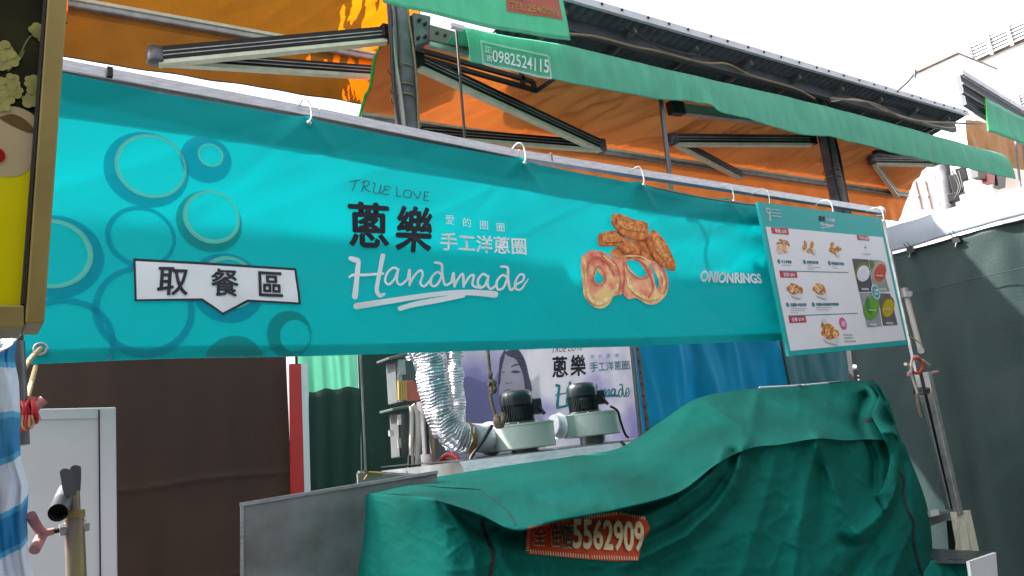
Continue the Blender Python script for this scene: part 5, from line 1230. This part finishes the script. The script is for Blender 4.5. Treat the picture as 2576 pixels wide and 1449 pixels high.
MB().prism([tpt(Z3b, 1960, 1265, 2.35), tpt(Z3b, 2385, 1285, 2.05), tpt(Z3b, 2212, 1350, 2.03), tpt(Z3b, 1950, 1350, 2.2)], (0, 0, -.01)).build('steel_top', M['steel_dark'], bx)
MB().beam(tpt(Z3b, 2160, 1285, 2.3), tpt(Z3b, 2205, 1350, 2.1), .03, .02).build('rim', M['armwhite'], bx)

# ================================================================== GREEN CART COVER
Sx = [
 # ridge, mid, lip, under, front, bottom, floor : (x, y, Y)
 [(893, 1240, 3.02), (893, 1240.5, 3.015), (893, 1241, 3.01), (891, 1256, 3.0), (885, 1340, 3.0), (873, 1450, 3.0), (850, 1700, 2.98)],
 [(896, 1239.5, 3.02), (940, 1240, 2.86), (990, 1245, 2.69), (989, 1262, 2.68), (986, 1350, 2.68), (976, 1450, 2.66), (965, 1700, 2.62)],
 [(905, 1238, 3.02), (1000, 1241, 2.69), (1088, 1254, 2.37), (1092, 1275, 2.36), (1110, 1350, 2.36), (1125, 1450, 2.34), (1140, 1700, 2.3)],
 [(990, 1220, 3.02), (1080, 1228, 2.72), (1200, 1290, 2.30), (1203, 1306, 2.42), (1205, 1370, 2.37), (1222, 1450, 2.32), (1230, 1700, 2.28)],
 [(1120, 1196, 3.02), (1215, 1234, 2.66), (1296, 1330, 2.16), (1292, 1331, 2.46), (1300, 1385, 2.35), (1320, 1450, 2.31), (1330, 1700, 2.27)],
 [(1270, 1172, 3.02), (1352, 1212, 2.66), (1400, 1307, 2.17), (1400, 1305, 2.46), (1420, 1375, 2.34), (1440, 1450, 2.31), (1450, 1700, 2.27)],
 [(1425, 1150, 3.02), (1500, 1190, 2.66), (1550, 1279, 2.20), (1552, 1277, 2.44), (1565, 1362, 2.34), (1580, 1450, 2.31), (1590, 1700, 2.27)],
 [(1560, 1126, 3.02), (1630, 1155, 2.70), (1698, 1234, 2.30), (1700, 1246, 2.35), (1695, 1340, 2.33), (1700, 1450, 2.31), (1705, 1700, 2.27)],
 [(1660, 1061, 3.02), (1725, 1100, 2.72), (1797, 1163, 2.33), (1800, 1178, 2.36), (1800, 1300, 2.32), (1800, 1450, 2.30), (1800, 1700, 2.27)],
 [(1748, 1005, 3.02), (1815, 1055, 2.72), (1880, 1123, 2.37), (1883, 1142, 2.37), (1890, 1300, 2.33), (1895, 1450, 2.30), (1900, 1700, 2.27)],
 [(1850, 982, 3.02), (1905, 1040, 2.72), (1958, 1113, 2.37), (1962, 1132, 2.37), (1965, 1295, 2.33), (1975, 1450, 2.30), (1980, 1700, 2.27)],
 [(1960, 973, 3.02), (2010, 1030, 2.72), (2050, 1099, 2.36), (2055, 1118, 2.37), (2060, 1290, 2.33), (2070, 1450, 2.30), (2080, 1700, 2.27)],
 [(2060, 965, 3.02), (2100, 1028, 2.72), (2125, 1103, 2.36), (2130, 1120, 2.37), (2145, 1290, 2.33), (2155, 1450, 2.30), (2165, 1700, 2.27)],
 [(2130, 959, 3.02), (2160, 1025, 2.74), (2190, 1100, 2.38), (2195, 1120, 2.38), (2220, 1290, 2.35), (2235, 1450, 2.32), (2245, 1700, 2.29)],
 [(2180, 961, 3.02), (2212, 1025, 2.78), (2248, 1105, 2.46), (2255, 1125, 2.45), (2290, 1290, 2.42), (2305, 1450, 2.40), (2320, 1700, 2.36)],
 [(2198, 975, 3.06), (2238, 1040, 2.86), (2272, 1115, 2.62), (2284, 1140, 2.6), (2334, 1285, 2.55), (2349, 1450, 2.53), (2365, 1700, 2.5)],
 [(2192, 985, 3.12), (2225, 1050, 3.02), (2262, 1125, 2.85), (2275, 1150, 2.82), (2322, 1290, 2.78), (2338, 1450, 2.78), (2350, 1700, 2.76)],
]
# fold lines in picture units: (points, amplitude towards the street in metres, half width px)
FOLDS = [
 ([(1868, 1128), (1858, 1165), (1832, 1225), (1785, 1290), (1720, 1350), (1620, 1400), (1560, 1430)], .050, 17),
 ([(1886, 1145), (1885, 1200), (1862, 1260), (1812, 1325), (1740, 1390), (1680, 1430)], -.030, 26),
 ([(1850, 1140), (1838, 1190), (1790, 1258), (1700, 1325), (1610, 1370)], -.055, 17),
 ([(1822, 1128), (1805, 1170), (1760, 1222), (1690, 1270), (1610, 1300)], .045, 16),
 ([(1800, 1160), (1760, 1195), (1700, 1225)], -.025, 14),
 ([(2056, 1100), (2085, 1190), (2120, 1280), (2155, 1345)], .040, 20),
 ([(2056, 1110), (2030, 1220), (2010, 1330), (1995, 1449)], .030, 22),
 ([(2065, 1180), (2066, 1280), (2060, 1380)], -.030, 24),
 ([(1950, 1135), (1930, 1230), (1900, 1330), (1860, 1449)], .018, 26),
 ([(1745, 1010), (1720, 1060), (1680, 1110), (1620, 1140)], .020, 18),
 ([(1775, 1010), (1870, 1080), (1876, 1118)], .022, 16), ([(1905, 990), (1895, 1050), (1882, 1110)], .028, 15), ([(1940, 1000), (2000, 1050), (2060, 1095)], .012, 20),
 ([(1820, 1128), (1830, 1090), (1800, 1060)], -.018, 16),
 ([(2193, 968), (2232, 1040), (2250, 1120), (2252, 1200), (2232, 1275), (2200, 1315), (2160, 1342)], .075, 15),
 ([(2176, 1000), (2160, 1062), (2180, 1110), (2200, 1160), (2196, 1225)], -.07, 14),
 ([(2275, 1160), (2262, 1260), (2215, 1350), (2170, 1410), (2130, 1470)], -.055, 19),
 ([(2150, 1010), (2158, 1060), (2150, 1092)], -.015, 16),
 ([(2290, 1200), (2300, 1300), (2310, 1449)], .020, 16), ([(2240, 1449), (2290, 1340), (2300, 1260)], .02, 14),
 ([(2120, 1360), (2150, 1375), (2190, 1365)], -.030, 12),
 ([(1092, 1258), (1140, 1300), (1180, 1360), (1200, 1449)], .030, 18), ([(1120, 1262), (1180, 1320), (1212, 1345)], -.030, 14),
 ([(1092, 1256), (1180, 1262), (1290, 1300)], -.016, 16), ([(1100, 1248), (1160, 1244), (1240, 1262)], .018, 16),
 ([(1000, 1290), (1010, 1370), (1000, 1449)], .010, 22), ([(1050, 1300), (1065, 1380), (1060, 1449)], -.010, 20),
 ([(1250, 1340), (1262, 1400), (1290, 1449)], .02, 20), ([(1310, 1420), (1480, 1440), (1620, 1430)], -.016, 18),
 ([(1400, 1280), (1440, 1290), (1490, 1275)], .020, 12), ([(1350, 1255), (1420, 1265), (1520, 1240)], -.014, 18), ([(1500, 1238), (1600, 1200), (1700, 1150)], .016, 24),
 ([(1640, 1300), (1650, 1370), (1640, 1449)], .018, 26), ([(1750, 1380), (1780, 1449)], .02, 26),
]
def segd(px, py, P):
    best = 1e9; tt = 0; n = len(P) - 1
    for i in range(n):
        ax, ay = P[i]; bx_, by_ = P[i + 1]; dx, dy = bx_ - ax, by_ - ay
        t_ = max(0, min(1, ((px - ax) * dx + (py - ay) * dy) / (dx * dx + dy * dy)))
        d = math.hypot(px - ax - t_ * dx, py - ay - t_ * dy)
        if d < best: best = d; tt = (i + t_) / n
    return best, tt
def crv(p0, p1, p2, p3, t): return .5 * ((2 * p1) + (p2 - p0) * t + (2 * p0 - 5 * p1 + 4 * p2 - p3) * t * t + (3 * p1 - p0 - 3 * p2 + p3) * t ** 3)
SV = [[Vector(p) for p in row] for row in Sx]
def cover_ctrl(s, t):
    """s in 0..16 across stations, t in 0..6 down the rows -> (px, py, Y)"""
    i = min(int(s), len(SV) - 2); fs = s - i; j = min(int(t), 5); ft = t - j
    col = []
    for jj in range(j - 1, j + 3):
        k = max(0, min(6, jj)); r_ = [SV[max(0, min(len(SV) - 1, i + d))][k] for d in (-1, 0, 1, 2)]
        col.append(crv(*r_, fs))
    return crv(*col, ft)
rows_t = [0] + [i / 22 for i in range(1, 44)] + [2 + i / 14 for i in range(0, 15)] + [3 + i / 26 for i in range(1, 53)] + [5 + i / 6 for i in range(1, 7)]
NS = 330
cv = []
fb = [(P, a, w_, min(p[0] for p in P) - 3 * w_, max(p[0] for p in P) + 3 * w_, min(p[1] for p in P) - 3 * w_, max(p[1] for p in P) + 3 * w_) for P, a, w_ in FOLDS]
for t_ in rows_t:
    for i in range(NS + 1):
        c = cover_ctrl(16 * i / NS, t_); x, y, Y = c
        off = 0
        edge = min(1, t_ / .35)
        for P, am, w_, xa_, xb_, ya_, yb_ in fb:
            if xa_ < x < xb_ and ya_ < y < yb_:
                d, tt = segd(x, y, P); off += am * 1.35 * math.exp(-((d / w_) ** (1.25 if am > 0 else 1.8))) * (1 - .5 * tt)
        off += .010 * noise.noise(Vector((x * .012, y * .010, 0))) + .0035 * noise.noise(Vector((x * .045, y * .03, 5)))
        off += (.25 if x < 1120 else .3 if 1310 < x < 1640 and 1285 < y < 1420 else 1) * .007 * (1 - min(1, 2.6 * abs(noise.noise(Vector((x * .011 + y * .006, y * .012 - x * .003, 3.1)))))) ** 4 + .004 * (1 - min(1, 2.6 * abs(noise.noise(Vector((x * .028 - y * .012, y * .022, 9.1)))))) ** 4
        cv.append(PY(x, y, Y - off * edge))
mb_ = MB(); W1 = NS + 1
mb_.add(cv, [(j * W1 + i, j * W1 + i + 1, (j + 1) * W1 + i + 1, (j + 1) * W1 + i) for j in range(len(rows_t) - 1) for i in range(NS)], True)
# back skirt so that it is a closed cover from behind
bk = [cv[i] + Vector((0, .02, -.005)) for i in range(NS + 1)] + [Vector((cv[i].x, cv[i].y + .06, .45)) for i in range(NS + 1)]
mb_.add(bk, [(i + 1, i, W1 + i, W1 + i + 1) for i in range(NS)], True)
cov = thing('cart_cover', 'large dark green canvas cover in heavy folds with a red phone label on its front', 'cover', PY(1600, 1600, 2.6))
mb_.build('canvas', M['green'], cov)
bvh = BVHTree.FromPolygons([tuple(v) for v in mb_.v], mb_.f)
def on_cover(x, y, lift=.004):
    d = ray(x, y).normalized(); h = bvh.ray_cast(EYE, d)
    if h[0] is None: return PY(x, y, 2.36)
    n = h[1]
    if n.dot(d) > 0: n = -n
    return h[0] + Vector((-.28, -.9, .3)) * lift
def cover_surf(X, Z, l):   # X, Z are the picture coordinates here
    return on_cover(X, -Z, l)
un_c = lambda x, y: (x, -y)
def line_on_cover(P, r_, nm, m, lift=.003):
    pts = smoothpts([Vector((x, y, 0)) for x, y in P], 10); out = [on_cover(p.x, p.y, lift) for p in pts]
    return MB().tube(out, r_, 6).build(nm, M[m], cov)
FI = [(2182, 958), (2195, 1004), (2172, 1056), (2188, 1097), (2215, 1154), (2213, 1205), (2200, 1250)]
FO = [(2200, 968), (2238, 1034), (2252, 1074), (2258, 1124), (2257, 1174), (2246, 1250), (2226, 1290)]
FIs = smoothpts([Vector((x, y, 0)) for x, y in FI], 8); FOs = smoothpts([Vector((x, y, 0)) for x, y in FO], 8)
def flapfn(a, b):
    k = b * (len(FIs) - 1); i = min(int(k), len(FIs) - 2); f_ = k - i
    p = FIs[i].lerp(FIs[i + 1], f_); q = FOs[i].lerp(FOs[i + 1], f_); m_ = p.lerp(q, a)
    l_ = (.075 * (1 - a) ** .7 + .03 * math.sin(math.pi * a) + .004) * math.sin(math.pi * min(1, .06 + b * .94)) ** .5 + .004
    return on_cover(m_.x, m_.y, l_)
MB().grid(flapfn, 24, 70).build('folded_corner', M['green'], cov, solid=.003)
ZA = lambda x, y: (805 + .375 * x, 905.6 + .375 * y)
def ribbon_cover(P, wd, nm, m, lift=.004):
    pr = Print(cover_surf, un_c, 4); pr.stroke(P, wd, lift, 8); return pr.build(nm, m, cov)
line_on_cover([ZA(600, 832), ZA(700, 845), ZA(850, 858), ZA(1060, 870), ZA(1095, 885), ZA(1180, 950), ZA(1250, 1010), ZA(1285, 1065), ZA(1310, 1110)], .0022, 'seam', 'seam')
ribbon_cover([ZA(1088, 1085), ZA(1100, 1150), ZA(1130, 1220), ZA(1155, 1290), ZA(1158, 1350), ZA(1140, 1449)], 10, 'zip', 'zip')
ribbon_cover([Z3b(1502, 412), Z3b(1560, 400), Z3b(1640, 408), Z3b(1690, 440), Z3b(1712, 470)], 7, 'zip', 'zip')
ribbon_cover([Z3b(1720, 745), Z3b(1755, 770), Z3b(1772, 820), Z3b(1762, 900), Z3b(1785, 990), Z3b(1835, 1090), Z3b(1830, 1180), Z3b(1850, 1300), Z3b(1890, 1430)], 5.5, 'zip', 'zip')
line_on_cover([Z3b(800, 184), Z3b(1000, 174), Z3b(1200, 158), Z3b(1340, 146)], .004, 'white_cord', 'offwhite', .006)
# red label
lab = [ZA(1392, 1122), ZA(1560, 1090), ZA(1720, 1062), ZA(1900, 1030), ZA(1990, 1022), ZA(2090, 1045), ZA(2180, 1055), ZA(2210, 1130), ZA(2185, 1180), ZA(2152, 1240), ZA(2130, 1345), ZA(1990, 1350), ZA(1800, 1338), ZA(1600, 1318), ZA(1392, 1300), ZA(1376, 1210)]
lab = [(x, y + 1) for x, y in lab]
pr = Print(cover_surf, un_c, 4); pr.poly(lab, .006); pr.build('red_label', 'labelred', cov)
pr = Print(cover_surf, un_c, 4)
dashes(pr, ZA(1400, 1290), ZA(1800, 1326), 24, 2.2, (.6, 4), .012); dashes(pr, ZA(1810, 1327), ZA(2125, 1336), 19, 2.2, (.6, 4), .012)
dashes(pr, ZA(1400, 1135), ZA(1385, 1290), 9, 2.2, (3.5, -.6), .012)
dashes(pr, ZA(1760, 1068), ZA(1990, 1034), 14, 2.2, (.6, 3.2), .012); dashes(pr, ZA(2000, 1034), ZA(2175, 1066), 11, 2.2, (.6, 3.2), .012)
pr.text('5562909', [ZA(1690, 1075), ZA(2160, 1095), ZA(2160, 1290), ZA(1690, 1268)], .015, .035)
pr.build('label_number', 'labelcream', cov)
pr = Print(cover_surf, un_c, 4)
pr.text('全', [ZA(1430, 1120), ZA(1520, 1105), ZA(1510, 1245), ZA(1425, 1240)], .010, .10); pr.text('佳', [ZA(1545, 1108), ZA(1600, 1100), ZA(1600, 1255), ZA(1545, 1250)], .010, .10); pr.text('信', [ZA(1612, 1105), ZA(1690, 1095), ZA(1690, 1265), ZA(1612, 1258)], .010, .10)
pr.build('label_outline', 'labelcream', cov)
pr = Print(cover_surf, un_c, 4)
pr.text('全', [ZA(1430, 1120), ZA(1520, 1105), ZA(1510, 1245), ZA(1425, 1240)], .013, .05); pr.text('佳', [ZA(1545, 1108), ZA(1600, 1100), ZA(1600, 1255), ZA(1545, 1250)], .013, .05); pr.text('信', [ZA(1612, 1105), ZA(1690, 1095), ZA(1690, 1265), ZA(1612, 1258)], .013, .05)
pr.build('label_lettering', 'labelbrown', cov)
# small bunched green cloth at the lower right
gc = sheet(PY(*Z3b(1940, 1345), 2.2), PY(*Z3b(2180, 1362), 2.12), PY(*Z3b(2240, 1700), 2.1), PY(*Z3b(1900, 1700), 2.2), 40, 30, .05, 77, 9, 4)
setp(gc.build('bunched_cloth', M['green'], solid=.004), 'small bunch of green canvas between the big cover and the white bin', 'cloth')
